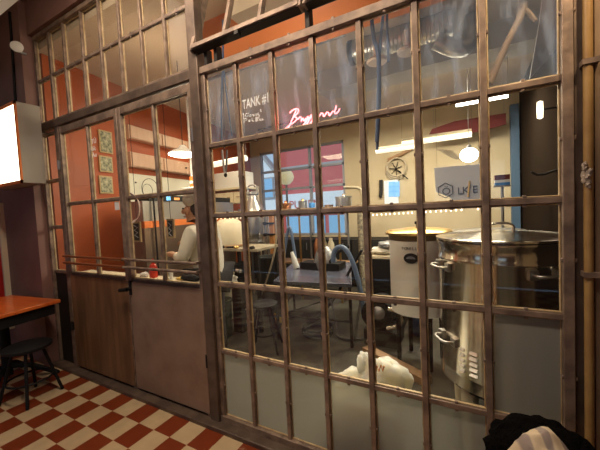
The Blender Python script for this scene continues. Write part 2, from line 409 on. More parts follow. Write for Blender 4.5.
# ================================================================== GLAZED PARTITION (window_2)
XC = [-1.562, -1.290, -1.016, -.746, -.477, -.207, .065, .343]
ZR = [2.46, 1.969, 1.492, 1.015, .533, .07]
w = thing('window_2', 'large fixed steel partition glazed in a grid of small panes', 'window', (-.6, 0, 0), kind='structure')
def vbar(x, z0, z1, wd=.027, y0=-.02, y1=.018, lugs=True):
    m = MB(); h = wd / 2
    m.box(x - h, x + h, y0, y1, z0, z1)
    m.box(x - h - .007, x - h, 0, .012, z0, z1, 1); m.box(x + h, x + h + .007, 0, .012, z0, z1, 1)
    if lugs:
        z = z0 + .24
        while z < z1:
            for sx in (-1, 1): m.box(x + sx * (h + .001) - .007, x + sx * (h + .001) + .007, y0 + .004, y0 + .016, z - .008, z + .008)
            z += .48
    return m
def hbar(x0, x1, z, ht=.026, y0=-.016, y1=.017, lugs=None):
    m = MB(); h = ht / 2
    m.box(x0, x1, y0, y1, z - h, z + h)
    m.box(x0, x1, 0, .012, z - h - .007, z - h, 1); m.box(x0, x1, -.004, .012, z + h, z + h + .007, 1)
    for x in (lugs or []): m.box(x - .008, x + .008, y0 + .004, y0 + .016, z - h - .012, z + h + .012)
    return m
RB = [M['rust'], M['bead']]
vbar(XC[0] - .004, .05, 2.48, .036).build('stile', RB, w, bev=.003)
vbar(XC[7], .05, 2.48, .036, -.03).build('stile', RB, w, bev=.003)
for x in XC[1:7]: vbar(x, .06, 2.45).build('mullion', RB, w, bev=.003)
mids = [(a + b) / 2 for a, b in zip(XC, XC[1:])]
for z in ZR[1:5]: hbar(XC[0], XC[7], z, lugs=mids).build('glazing_bar', RB, w, bev=.003)
hbar(XC[0] - .02, XC[7] + .02, 2.475, .045, -.03, lugs=mids).build('top_rail', RB, w, bev=.003)
m = hbar(XC[0] - .02, XC[7] + .02, .045, .05, -.03); m.build('bottom_rail', RB, w, bev=.003)
m = MB(); mf = MB(); mt = MB()
for i in range(7):
    for j in range(5):
        fr = j == 4 or (j == 3 and i == 6)
        q = mf if fr else (mt if j == 0 else m)
        q.box(XC[i] + .01, XC[i + 1] - .01, .001, .007, ZR[j + 1] + .008, ZR[j] - .008)
m.build('pane', M['glass'], w); tag(mt.build('hazy_pane', M['glass_top'], w), 'smeared top panes with bluish daylight haze in their colour')
tag(mf.build('frosted_pane', M['frost'], w), 'frosted grey panes')
# lettering on the glass
def strokes(lines, Y, r, mats, name, parent, seg=6):
    m = MB()
    for ln in lines: m.tube(smooth([at(x, y, Y) for x, y in ln], 2), r, seg)
    return m.build(name, mats, parent)
p0 = at(242.5, 109.5, -.001); p1 = at(270, 101.5, -.001); d = (p1 - p0)
t = text_mesh('TANK #1', .082, p0, d, Vector((0, 0, 1)), .0004, off=.001, xs=.63); t.build('lettering', M['letter'], w)
HW = [[(243, 113), (243.3, 115)], [(249, 113.2), (246, 113.5), (245, 116.5), (248, 116.5), (248.2, 115)], [(250, 115), (249.5, 117), (251.5, 116), (251, 114.5), (250, 115)],
      [(253, 114), (253, 116.5), (255, 115.5), (255.2, 113.7)], [(256.5, 113.5), (256, 116)], [(258.5, 112.6), (257.5, 114.5), (259.5, 114.6), (259, 118), (257.5, 118)],
      [(260.5, 109.5), (261, 112)],
      [(244.5, 118.5), (244.3, 123)], [(244.5, 118.5), (247, 118.5), (246.5, 120.5), (244.5, 120.7)], [(249.5, 119.5), (248.5, 121.5), (250.3, 121.5), (250.5, 119.5)], [(252, 118), (252, 121.5), (254, 121)],
      [(256, 117.5), (256, 121.5)], [(256, 117.5), (258, 117.7), (256.3, 119.3), (258.4, 120), (256.2, 121.5)], [(260, 118.5), (259.5, 120.5), (261.5, 120)], [(262.3, 118.5), (262.5, 120.5), (263.8, 119.6)]]
strokes(HW, -.004, .0032, M['letter'], 'lettering', w)

# neon sign hanging behind the panes
p = at(300, 115, .06)
ne = thing('neon_sign', 'glowing red handwritten neon word sign behind the upper panes', 'sign', (p.x, .06, 1.99))
S7 = lambda pts: [(270 + x / 7.5, 90 + y / 7.5) for x, y in pts]
NW = [S7([(196, 152), (180, 190), (160, 235), (138, 285), (122, 296), (118, 285), (150, 262), (190, 235), (206, 212), (186, 200), (172, 202)]),
      S7([(148, 172), (170, 150), (204, 138), (216, 150), (204, 178), (178, 200)]),
      S7([(206, 222), (222, 206), (226, 200), (236, 208), (232, 228), (236, 236)]), S7([(238, 228), (250, 206), (247, 226), (256, 234), (270, 206), (266, 240), (252, 268), (246, 266), (272, 236)]),
      S7([(272, 236), (290, 198), (280, 200), (276, 218), (288, 218), (296, 196), (288, 236), (272, 268), (268, 260), (296, 226)]),
      S7([(298, 222), (318, 184), (306, 188), (302, 208), (314, 208), (322, 186), (318, 226), (302, 258), (298, 250), (326, 216)]),
      S7([(326, 214), (345, 204), (352, 190), (342, 186), (336, 200), (346, 212), (364, 200)]),
      S7([(366, 200), (382, 178), (390, 172), (400, 180), (398, 194), (408, 198)]), S7([(408, 196), (422, 172), (430, 166), (442, 172), (440, 188), (450, 192)]),
      S7([(450, 190), (466, 164), (476, 158), (482, 162)]), S7([(498, 118), (490, 145), (482, 172), (496, 178), (514, 160), (522, 140)])]
strokes(NW, .06, .0040, M['neon'], 'neon_tube', ne)
m = MB()
for px, py in ((262, 128), (300, 118), (338, 110)):
    q = at(px, py, .062); m.tube([q, q + Vector((0, .02, -.05)), (q.x, .02, 1.99)], .003, 6)
m.tube([at(258, 130, .075), at(342, 109, .075)], .004, 6)
m.build('support_wire', M['blacksteel'], ne)

# vertical steel posts, door head beam
m = MB(); m.box(-1.665, -1.582, -.045, .03, .02, 3.4)
struct('trim_7', 'rusty steel post between the doors and the glazed grid', 'post', m, M['beam'], .005)
m = MB(); m.box(-3.90, -1.665, -.04, .025, 2.435, 2.50)
struct('trim_8', 'rusty steel beam over the double doors', 'beam', m, M['beam'], .004)
m = MB(); m.box(-3.575, -3.51, -.03, .025, .02, 2.44)
struct('trim_9', 'steel door post left of the double doors', 'post', m, M['rust'], .004)
m = MB(); m.box(.366, .42, -.012, .03, 0, 3.4)
struct('trim_10', 'dark recessed steel jamb right of the glass grid', 'jamb', m, M['beam'])
tp = thing('wall_pipe', 'ochre brown painted pipe running up the wall right of the glass', 'pipe', (.40, -.035, 0))
m = MB(); m.tube([(.40, -.034, 0), (.40, -.034, 3.4)], .015, 12); m.build('pipe_run', mat('ochre_paint', (.40, .25, .09), .4, 0, (.28, .16, .06), 9), tp)
for z in (1.2, 2.0):
    m = MB(); m.box(.38, .43, -.053, -.012, z - .010, z + .010); m.build('pipe_clip', M['rust'], tp)
for px, py, r, sd in ((586.5, 176, .024, 3), (585, 166, .014, 4), (588, 184, .014, 5)):
    q = at(px, py, -.046); m = MB(); m.blob(q, (r * .6, .012, r), .9, 2.2, sd, 16, 10)
    tag(m.build('plaster_flake', mat('pale_plaster', (.40, .33, .27), .9)), {3: 'largest pale chipped plaster lump on the pipe at right', 4: 'small pale plaster chip at the top of the chipped patch', 5: 'small pale plaster chip at the foot of the chipped patch'}[sd], 'plaster')

# ================================================================== TRANSOM (window_3), SIDELIGHT (window_4)
TX = [-3.86, -3.575, -3.305, -2.994, -2.715, -2.448, -2.181, -1.916, -1.66]
w = thing('window_3', 'two row steel transom window above the double doors', 'window', (-2.75, 0, 2.5), kind='structure')
vbar(-3.865, 2.50, 3.37, .035).build('stile', RB, w, bev=.003)
for i, x in enumerate(TX[1:8]): vbar(x, 2.5, 3.37, .036 if i == 0 else .024, lugs=False).build('mullion', RB, w, bev=.003)
hbar(-3.87, -1.665, 3.375, .04, -.03).build('top_rail', RB, w, bev=.003)
hbar(-3.86, -1.665, 2.945, .024, lugs=[(a + b) / 2 for a, b in zip(TX, TX[1:])]).build('glazing_bar', RB, w, bev=.003)
hbar(-3.87, -1.665, 2.515, .026).build('bottom_rail', RB, w, bev=.003)
m = MB()
for a, b in zip(TX, TX[1:]):
    m.box(a + .01, b - .01, .001, .006, 2.53, 2.93); m.box(a + .01, b - .01, .001, .006, 2.96, 3.355)
m.build('pane', M['glass'], w)
w = thing('window_4', 'narrow steel sidelight left of the double doors', 'window', (-3.72, 0, 0), kind='structure')
vbar(-3.865, .03, 2.43, .04, -.03).build('stile', RB, w, bev=.003)
for z in (2.40, 1.925, 1.45, .985): hbar(-3.85, -3.575, z).build('glazing_bar', RB, w, bev=.003)
m = MB()
for a, b in ((1.0, 1.44), (1.46, 1.91), (1.94, 2.39)): m.box(-3.845, -3.58, .001, .006, a, b)
m.build('pane', M['glass'], w)
m = MB(); m.box(-3.85, -3.575, -.004, .012, .03, .975); m.build('kick_panel', M['blacksteel'], w)

# ================================================================== DOORS
def door(name, label, x0, x1, kick, hinge_x, hx):
    d = thing(name, label, 'door', ((x0 + x1) / 2, 0, .03), kind='structure')
    sw = .04
    for x in (x0 + sw / 2, x1 - sw / 2):
        m = MB(); m.box(x - sw / 2, x + sw / 2, -.03, .015, .03, 2.42)
        m.box(x - sw / 2 - (.006 if x > (x0 + x1) / 2 else -sw), x - sw / 2 if x > (x0 + x1) / 2 else x + sw / 2 + .006, 0, .012, .99, 2.36, 1)
        m.build('stile', RB, d, bev=.004)
    hbar(x0 + sw, x1 - sw, 2.39, .06, -.028, .015).build('top_rail', RB, d, bev=.004)
    hbar(x0 + sw, x1 - sw, 1.675, .024).build('glazing_bar', RB, d, bev=.003)
    hbar(x0 + sw, x1 - sw, .985, .028, -.022, .015).build('lock_rail', [M['beam'], M['bead']], d, bev=.004)
    vbar((x0 + x1) / 2, 1.0, 2.36, .024, lugs=False).build('muntin', RB, d, bev=.003)
    m = MB(); xm = (x0 + x1) / 2
    for a, b in ((x0 + sw, xm - .01), (xm + .01, x1 - sw)):
        m.box(a, b, .001, .006, 1.0, 1.665); m.box(a, b, .001, .006, 1.69, 2.36)
    m.build('pane', M['glass'], d)
    m = MB(); m.box(x0 + .012, x1 - .012, -.034, -.004, .05, .972); m.build('kick_panel', kick, d, bev=.003)
    for z in (1.165, 1.10):
        m = MB(); m.tube([(x0 + .005, -.075, z), (x1 - .005, -.075, z)], .011, 10)
        m.box(x0 + .012, x0 + .03, -.075, -.03, z - .01, z + .01); m.box(x1 - .03, x1 - .012, -.075, -.03, z - .01, z + .01)
        m.build('push_bar', M['copper_bar'] if kick == M['kick_l'] else M['rust'], d)
    for z in (.45, 2.06):
        m = MB(); m.tube([(hinge_x, -.035, z - .045), (hinge_x, -.035, z + .045)], .013, 10); m.box(hinge_x - .02, hinge_x + .02, -.034, -.026, z - .04, z + .04)
        m.build('hinge', M['dsteel'] if z > 1 else M['blacksteel'], d)
    return d
d1 = door('door_1', 'left leaf of the steel double door with brown wood grain lower panel', -3.505, -2.546, M['kick_l'], -3.53, None)
d2 = door('door_2', 'right leaf of the steel double door with plain brown sheet lower panel and black lever handle', -2.540, -1.668, M['kick_r'], -1.672, None)
m = MB(); m.box(-2.525, -2.50, -.045, -.03, .86, .98); m.tube([(-2.513, -.04, .915), (-2.513, -.085, .915), (-2.48, -.09, .918), (-2.58, -.09, .905)], .016, 10)
tag(m.build('lever_handle', M['black'], d2), 'black lever handle')
# ring sticker and note on the door glass
m = MB(); m.tube(arc(at(131, 208, -.004), .115, -PI / 2 + .1, PI / 2 - .1, 20), .018, 8, flat=.2); m.build('ring_sticker', mat('sticker', (.55, .42, .36), .6), d2)
m = MB(); q = at(117, 206, -.004); m.box(q.x - .03, q.x + .03, -.006, -.001, q.z - .035, q.z + .035); q2 = m.build('paper_note', M['white'], d1)
for (x, y, tx) in ((91.5, 144, 'TÜ'), (90, 151.5, 'Käk'), (92.5, 157.5, 'Au')):
    text_mesh(tx, .06, at(x, y, -.002), (1, 0, 0), (0, 0, 1), .0004).build('lettering', M['letter'], d1)

# ================================================================== HOPPER WINDOWS above the grid
def hopper(name, label, x0, x1, ncol):
    h = thing(name, label, 'window', ((x0 + x1) / 2, -.05, 2.60), kind='structure')
    h.rotation_euler = (-.30, 0, 0)
    hw = (x1 - x0) / 2
    m = MB(); m.box(-hw, hw, -.03, .035, -.005, .03); m.box(-hw, hw, -.02, .03, -.012, -.004, 1); m.build('bottom_rail', [M['rust'], M['blacksteel']], h, True, .003)
    for s in (-1, 1):
        m = MB(); m.box(s * hw - .014, s * hw + .014, -.025, .03, -.01, .84); m.build('stile', M['rust'], h, True, .003)
    m = MB(); m.box(-hw, hw, -.02, .025, .81, .84); m.build('top_rail', M['rust'], h, True)
    for i in range(1, ncol):
        x = -hw + 2 * hw * i / ncol
        m = MB(); m.box(x - .012, x + .012, -.02, .018, .02, .82); m.build('muntin', M['rust'], h, True, .003)
    m = MB()
    for i in range(ncol):
        a = -hw + 2 * hw * i / ncol; m.box(a + .012, a + 2 * hw / ncol - .012, 0, .005, .028, .81)
    m.build('pane', M['glass'], h, True)
    m = MB(); m.box(-.03, 0, -.03, 0, -.035, -.01); m.build('latch', M['blacksteel'], h, True)
hopper('window_5', 'tilted steel hopper window above the grid, left of the two', -1.60, -.785, 3)
hopper('window_6', 'tilted steel hopper window above the grid, right of the two', -.745, .08, 3)
for px, nm in ((207, 'short dark stanchion under the left end of the tilted window, nearer the post'), (217, 'short dark stanchion under the tilted window, second from the post'), (310, 'short dark stanchion between the two tilted windows')):
    q = at(px, 50, -.01); m = MB(); m.box(q.x - .014, q.x + .014, -.03, .02, 2.497, 3.35 if px == 310 else 2.60)
    tag(m.build('stanchion', M['blacksteel'], bev=.002), nm, 'bar', kind=None)

# ================================================================== PUB SIDE OBJECTS
# lit sign box on the burgundy wall
lb = thing('lightbox_sign', 'glowing blank cream lightbox sign with orange edge on the dark wall', 'sign', (-3.95, -.21, 1.885))
m = MB(); m.box(-4.42, -3.602, -.30, -.12, 1.88, 2.62); m.build('casing', mat('grey_casing', (.34, .31, .27), .5), lb, bev=.004)
m = MB(); m.box(-4.40, -3.625, -.306, -.29, 1.905, 2.595); m.build('lit_panel', M['lightbox'], lb)
m = MB(); m.box(-4.42, -3.60, -.312, -.298, 1.875, 1.905); m.box(-4.42, -3.60, -.312, -.298, 2.595, 2.625); m.box(-3.625, -3.60, -.312, -.298, 1.875, 2.625)
m.build('orange_edging', M['orange'], lb)
# cable + spotlight
q = at(12, 50, -.13)
m = MB(); m.tube([at(9.5, 12, -.13), at(13, 60, -.13), at(15.5, 102, -.13)], .012, 8)
tag(m.build('cable', M['black']), 'black cable running down the wall to the lightbox', 'cable')
q = at(17, 47, -.22)
sp = thing('spotlight', 'small silver round spotlight on a short arm on the wall', 'lamp', (q.x, -.13, q.z))
m = MB(); m.tube([(q.x - .09, -.12, q.z), (q.x - .08, -.2, q.z), q], .014, 8); m.build('arm', M['dsteel'], sp)
m = MB(); m.lathe([(.02, -.02), (.045, -.01), (.05, .012), (.04, .02)], q, 20, axis=(1, -.5, 0)); m.build('lamp_head', M['white'], sp)
# red panel with pale edge low at left
rp = thing('wall_board', 'bright red panel with a pale edge strip on the wall at far left', 'panel', (-5.0, -.14, .3))
m = MB(); m.box(-5.5, -4.68, -.16, -.12, .3, 1.75); m.build('face', mat('bright_red', (.75, .012, .005), .5), rp)
m = MB(); m.box(-4.68, -4.645, -.17, -.12, .3, 1.75); m.build('edge_strip', M['cream'], rp)
# table
tb = thing('pub_table', 'red varnished wooden pub table with black iron base by the wall', 'table', (-3.86, -.45, 0), math.radians(8))
m = MB(); m.box(-.40, .40, -.62, .27, .718, .752); m.build('tabletop', M['table'], tb, True, .006)
m = MB(); m.box(-.37, .37, -.58, .23, .62, .718); m.build('apron', M['black'], tb, True)
m = MB(); m.tube([(0, 0, .08), (0, 0, .62)], .04, 12); m.build('column', M['black'], tb, True)
for k in range(4):
    a = PI / 4 + k * PI / 2; c_, s_ = math.cos(a), math.sin(a)
    m = MB(); m.tube(smooth([(0, 0, .16), (.15 * c_, .15 * s_, .15), (.28 * c_, .28 * s_, .07), (.36 * c_, .36 * s_, .02)]), [.028] * 9 + [.02] * 4 if False else .022, 8)
    m.lathe([(.03, 0), (.035, .015), (.02, .03)], (.36 * c_, .36 * s_, 0), 12); m.build('foot', M['black'], tb, True)
# black stools under the table, added as a dark mass for its shadow
def stool(name, label, loc, h, mt, rz=0, r=.17, cat='stool', spread=.21):
    s = thing(name, label, cat, loc, rz)
    m = MB(); m.lathe([(r * .9, h - .035), (r, h - .025), (r, h - .006), (r * .92, h)], (0, 0, 0), 28); m.build('seat', mt, s, True)
    for k in range(4):
        a = PI / 4 + k * PI / 2; c_, s_ = math.cos(a), math.sin(a)
        m = MB(); m.tube(smooth([(r * .55 * c_, r * .55 * s_, h - .03), (r * .8 * c_, r * .8 * s_, h * .6), (spread * c_, spread * s_, .008)]), .012, 8); m.build('leg', mt, s, True)
    m = MB(); m.tube(arc((0, 0, h * .38), r * .93, 0, 2 * PI, 28, (1, 0, 0), (0, 1, 0))[:-1], .008, 8, closed=True); m.build('foot_ring', mt, s, True)
    return s
stool('pub_stool', 'black bentwood stool added as dark mass under the red table, beside the door', (-3.33, -.47, 0), .47, M['black'], .3)
stool('pub_stool', 'black bentwood stool added as dark mass at the near corner of the red table', (-3.62, -.86, 0), .47, M['black'], .1)
# bench seat with coat and plaid bundle, bottom right
bn = thing('bench', 'low black bench under the coat at bottom right', 'bench', (.2, -.42, 0))
m = MB(); m.box(-.02, .50, -.62, -.24, .46, .50); m.build('seat', M['black'], bn, bev=.006)
for x in (.01, .45):
    for y in (-.59, -.28):
        m = MB(); m.box(x, x + .03, y, y + .03, 0, .46); m.build('leg', M['black'], bn)
ct = MB()
ct.blob((.205, -.34, .615), (.17, .12, .128), .14, 2.3, 5, 40, 26, flat=.9)
tag(ct.build('coat', M['fur'], base=(.235, -.33, .50)), 'black fuzzy coat heaped on the bench at bottom right', 'coat')
sf = MB()
sf.blob((.178, -.51, .655), (.090, .085, .165), .12, 1.6, 9, 36, 24)
tag(sf.build('checked_cap', M['plaid']), 'pale checked fabric cap lying against the black coat', 'cap')

# ================================================================== KITCHEN behind the doors
RK = Matrix.Rotation(A, 3, 'Z')
def kthing(name, label, cat, o, s, z, group=None): return thing(name, label, cat, K(o, s, z), A, group)
for i, (z0, z1, s0, lab) in enumerate(((2.34, 2.62, .72, 'topmost'), (2.10, 2.30, .70, 'middle'), (1.83, 2.05, .68, 'lowest'))):
    f = kthing('poster', 'small framed poster on the orange kitchen wall, %s of the column of three' % lab, 'poster', .0, s0, z0, 'posters on the orange wall')
    m = MB(); m.box(.0, .02, -.09, .09, 0, z1 - z0); m.build('frame', M['woodframe'], f, True)
    m = MB(); m.box(.02, .024, -.075, .075, .015, z1 - z0 - .015); m.build('print', M['poster'], f, True)
for z0, z1, lab in ((2.58, 2.76, 'upper'), (2.20, 2.40, 'lower')):
    b = kthing('wall_cabinet', 'long pale wooden wall cabinet on the red kitchen wall, %s of the two' % lab, 'cabinet', 0, 1.0, z0)
    m = MB(); m.box(0, .10, 0, 1.75, 0, z1 - z0); m.build('body', M['pink'], b, True, .004)
    for k in range(3):
        m = MB(); m.box(.10, .114, .02 + k * .58, .57 + k * .58, .01, z1 - z0 - .01); q = m.build('door', M['pink'], b, True, .003)
        m = MB(); m.lathe([(.012, 0), (.012, .02)], (.114, .50 + k * .58, (z1 - z0) / 2), 10, axis=(1, 0, 0)); m.build('knob', M['black'], q, True)
b = kthing('backsplash', 'white tiled splashback on the kitchen wall under the cabinets', 'tiles', 0, .98, 1.70)
m = MB(); m.box(0, .012, 0, 1.8, 0, .42); m.build('tile_panel', M['tiles'], b, True)
for y, z in ((.15, .30), (.62, .28), (1.1, .22), (1.4, .25)):
    m = MB(); m.lathe([(.012, 0), (.008, .02)], (.012, y, z), 10, axis=(1, 0, 0)); m.build('hook', M['black'], b, True)
b = kthing('plate_rack', 'round wire rack standing against the white splashback', 'rack', .10, 1.30, 1.74)
m = MB(); m.tube(arc((0, 0, .17), .15, 0, 2 * PI, 28, (0, 1, 0), (0, 0, 1))[:-1], .004, 6, closed=True); m.tube(arc((0, -.05, .15), .09, 0, 2 * PI, 20, (0, 1, 0), (0, 0, 1))[:-1], .003, 6, closed=True)
m.build('wire_ring', M['black'], b, True)
m = MB(); m.box(-.05, .05, -.13, .13, 0, .02); m.build('base', M['dark'], b, True)
b = kthing('kitchen_pass', 'stainless kitchen pass counter with orange edge and dark control panel', 'counter', .66, .60, 0)
m = MB(); m.box(-.25, 0, 0, 2.0, 0, 1.38); m.build('body', mat('brown_steel', (.30, .22, .17), .3, .8), b, True)
m = MB(); m.box(-.26, .01, 0, 2.0, 1.38, 1.46); m.build('orange_edge', M['orange'], b, True)
m = MB(); m.box(-.25, .0, 0, 2.0, 1.46, 1.52); m.box(-.22, .0, 0, 2.0, 1.52, 1.70); m.build('gantry', M['brushed'], b, True)
m = MB(); m.box(-.22, .006, .1, 1.9, 1.70, 1.775); q = m.build('control_panel', M['dark'], b, True)
m = MB(); m.box(.006, .01, .38, .45, 1.712, 1.765); m.build('blue_display', M['screen'], q, True)
m = MB(); m.box(.006, .01, .52, .62, 1.72, 1.75); m.build('orange_display', M['oscreen'], q, True)
m = MB(); m.tube([(.03, .14, 0), (.03, .14, 1.76)], .01, 8); m.build('pole', M['black'], b, True)
q = K(.66, 1.35, 0); q = at(183, 154, .95)
l = thing('pendant_lamp', 'large bright round pendant lamp hanging in the kitchen', 'lamp', (q.x, q.y, q.z - .04))
m = MB(); m.lathe([(.001, -.03), (.10, -.028), (.155, -.012), (.16, 0)], q, 32); m.build('lamp_bowl', M['lampglow'], l)
m = MB(); m.lathe([(.162, 0), (.15, .02), (.06, .06), (.03, .10), (.001, .10)], q, 32); m.build('lamp_shade', M['white'], l)
m = MB(); m.tube([q + Vector((0, 0, .1)), (q.x, q.y, CEIL)], .004, 6); m.build('cord', M['black'], l)
q = at(195, 182, 1.3)
b = thing('condiment_box', 'orange and red box on the small white kitchen shelf', 'box', (q.x, q.y, q.z - .07))
m = MB(); m.box(q.x - .05, q.x + .05, q.y - .04, q.y + .04, q.z - .07, q.z + .07); m.build('carton', M['orange'], b)
m = MB(); m.box(q.x - .05, q.x + .05, q.y - .042, q.y - .04, q.z - .02, q.z + .015); m.build('label_band', M['white'], b)
m = MB(); m.box(q.x - .16, q.x + .16, q.y - .1, q.y + .1, q.z - .085, q.z - .07); m.box(q.x - .16, q.x - .14, q.y + .08, q.y + .1, q.z - .07, CEIL); m.box(q.x + .14, q.x + .16, q.y + .08, q.y + .1, q.z - .07, CEIL)
tag(m.build('hanging_shelf', M['white']), 'small white shelf hanging from the kitchen ceiling', 'shelf')
# ledge with bits behind the doors
m = MB(); m.box(-3.5, -1.7, .035, .17, .955, .985); m.box(-3.5, -1.7, .05, .08, 0, .955)
tag(m.build('ledge', M['cream']), 'narrow cream ledge just behind the glass doors', 'shelf')
q = at(153, 265, .10)
b = thing('squeeze_bottle', 'red squeeze bottle on the ledge behind the right door', 'bottle', (q.x, .10, .985))
m = MB(); m.lathe([(.032, 0), (.034, .02), (.034, .085), (.022, .115), (.012, .12)], (q.x, .10, .985), 20); m.build('bottle_body', M['red'], b)
m = MB(); m.lathe([(.014, .118), (.013, .13), (.004, .165), (.001, .166)], (q.x, .10, .985), 14); m.build('nozzle', M['red'], b)
for px, mt, lab, nm, cat, dims in ((144, 'white', 'crumpled white napkin on the ledge left of the red bottle', 'napkin', 'napkin', (.04, .03, .022)),
                          (179, 'yellow', 'small yellow sponge on the ledge behind the right door', 'sponge', 'sponge', (.035, .025, .014)),
                          (190, 'black', 'black folded cloth on the ledge at the right end of the door', 'cloth', 'cloth', (.10, .03, .028))):
    q = at(px, 268, .10); m = MB(); m.blob((q.x, .10, .985 + dims[2] * .8), dims, .35, 2.5, px, 20, 12, flat=.8)
    tag(m.build(nm, M[mt]), lab, cat)
for px, lab in ((164.5, 'white plastic cup on the ledge right of the red bottle, left of two'), (170.5, 'white plastic cup on the ledge right of the red bottle, right of two')):
    q = at(px, 266, .10); m = MB(); m.lathe([(.014, 0), (.019, .07), (.017, .07), (.012, .005), (.001, .005)], (q.x, .10, .985), 16)
    tag(m.build('cup', M['white']), lab, 'cup', 'white cups on the ledge')
for (a, bq, lab) in (((133, 222), (141.5, 242), 'small framed chalk menu board hanging behind the door, left of two'), ((167, 219), (175, 238), 'small framed chalk menu board hanging behind the door, right of two')):
    p0 = at(*a, .12); p1 = at(*bq, .12); f = thing('menu_board', lab, 'sign', ((p0.x + p1.x) / 2, .12, p1.z), group='menu boards behind the doors')
    m = MB(); m.box(p0.x, p1.x, .115, .13, p1.z, p0.z); m.build('frame', M['woodframe'], f)
    m = MB(); m.box(p0.x + .015, p1.x - .015, .112, .116, p1.z + .015, p0.z - .015); m.build('slate', M['chalk'], f)
    m = MB()
    m.tube([(p0.x + .022 + (k % 2) * (p1.x - p0.x - .05), .111, p0.z - .03 - k * .022) for k in range(6)], .003, 5)
    m.build('chalk_writing', M['letter'], f)
    m = MB(); m.tube([((p0.x + p1.x) / 2, .122, p0.z), ((p0.x + p1.x) / 2, .122, 2.43)], .002, 5); m.build('string', M['black'], f)

# the cook
def skin_obj(name, verts, edges, radii, mt, parent, sub=2):
    me = bpy.data.meshes.new(name); me.from_pydata([tuple(v) for v in verts], edges, [])
    o = bpy.data.objects.new(name, me); col.objects.link(o); me.materials.append(mt)
    o.modifiers.new('skin', 'SKIN'); o.modifiers.new('sub', 'SUBSURF').levels = sub; o.modifiers['sub'].render_levels = sub
    for d, r in zip(me.skin_vertices[0].data, radii): d.radius = (r, r) if not isinstance(r, tuple) else r
    me.skin_vertices[0].data[0].use_root = True
    dg = bpy.context.evaluated_depsgraph_get(); dg.update()
    m2 = bpy.data.meshes.new_from_object(o.evaluated_get(dg))
    for p_ in m2.polygons: p_.use_smooth = True
    m2.materials.clear(); m2.materials.append(mt)
    bpy.data.objects.remove(o)
    o = bpy.data.objects.new(name, m2); col.objects.link(o); o.parent = parent
    return o
hd = at(199, 219, .62)
ck = thing('person', 'person in a white jacket and white cap working behind the door post', 'person', (hd.x + .09, .64, 0), math.radians(100))
# local frame: +Y is the facing direction (towards image left), Z up
SK = {'pel': (0, 0, .92), 'wai': (0, .01, 1.08), 'che': (0, .06, 1.27), 'nek': (0, .11, 1.40), 'hd0': (0, .14, 1.46), 'hd1': (0, .165, 1.54), 'hd2': (0, .165, 1.62),
      'sl': (-.17, .07, 1.34), 'el': (-.24, .12, 1.10), 'wl': (-.12, .33, 1.12), 'hl': (-.10, .40, 1.13),
      'sr': (.17, .07, 1.34), 'er': (.24, .10, 1.10), 'wr': (.13, .31, 1.20), 'hr': (.11, .38, 1.22),
      'hipl': (-.09, 0, .88), 'knl': (-.10, .02, .48), 'anl': (-.10, -.02, .08), 'tol': (-.10, .14, .04),
      'hipr': (.09, 0, .88), 'knr': (.10, .02, .48), 'anr': (.10, -.02, .08), 'tor': (.10, .14, .04)}
SR = {'pel': .14, 'wai': .125, 'che': .135, 'nek': .055, 'hd0': .065, 'hd1': .095, 'hd2': .085, 'sl': .06, 'el': .042, 'wl': .03, 'hl': .036, 'sr': .06, 'er': .042, 'wr': .03, 'hr': .036,
      'hipl': .085, 'knl': .058, 'anl': .042, 'tol': .035, 'hipr': .085, 'knr': .058, 'anr': .042, 'tor': .035}
ED = [('pel', 'wai'), ('wai', 'che'), ('che', 'nek'), ('nek', 'hd0'), ('hd0', 'hd1'), ('hd1', 'hd2'), ('che', 'sl'), ('sl', 'el'), ('el', 'wl'), ('wl', 'hl'), ('che', 'sr'), ('sr', 'er'), ('er', 'wr'), ('wr', 'hr'),
      ('pel', 'hipl'), ('hipl', 'knl'), ('knl', 'anl'), ('anl', 'tol'), ('pel', 'hipr'), ('hipr', 'knr'), ('knr', 'anr'), ('anr', 'tor')]
def skel(names, extra=0, over=None):
    over = over or {}
    idx = {n: i for i, n in enumerate(names)}
    return [over.get(n, SK[n]) for n in names], [(idx[a], idx[b]) for a, b in ED if a in idx and b in idx], [SR[n] + extra for n in names]
names = list(SK)
v_, e_, r_ = skel(names)
for hn, wn in (('hl', 'wl'), ('hr', 'wr')):       # five fingers per hand, grown from the palm
    h = Vector(SK[hn]); sgn = 1 if hn == 'hl' else -1
    hi = names.index(hn)
    for k in range(5):
        b0 = h + (Vector(((k - 1.5) * .017 * sgn, .03, 0)) if k < 4 else Vector((-.03 * sgn * -1, .005, .01)))
        ln = (.035, .042, .039, .03, .026)[k]
        b1 = b0 + (Vector((0, ln, -.006)) if k < 4 else Vector((.012 * sgn, ln, 0)))
        b2 = b1 + Vector((0, ln * .5, -ln * .6))
        i0 = len(v_); v_ += [tuple(b0), tuple(b1), tuple(b2)]; r_ += [.0095, .009, .0075]; e_ += [(hi, i0), (i0, i0 + 1), (i0 + 1, i0 + 2)]
skin_obj('body', v_, e_, r_, M['skin'], ck)
jn = ['wai', 'pel', 'che', 'nek', 'sl', 'el', 'wl', 'sr', 'er', 'wr']
v_, e_, r_ = skel(jn, .022, {'wl': (-.15, .27, 1.115), 'wr': (.16, .25, 1.175), 'nek': (0, .085, 1.37), 'pel': (0, 0, .86)})
r_[3] = .075
skin_obj('jacket', v_, e_, r_, M['cotton'], ck)
v_, e_, r_ = skel(['pel', 'hipl', 'knl', 'anl', 'hipr', 'knr', 'anr'], .02)
skin_obj('trousers', v_, e_, r_, M['trouser'], ck)
m = MB(); m.blob((0, .13, 1.66), (.112, .125, .085), .08, 3, 2, 24, 14); m.build('cap', M['cotton'], ck, True)
m = MB(); m.blob((0, .085, 1.565), (.098, .075, .085), .1, 4, 3, 20, 12); m.build('hair', M['hair'], ck, True)
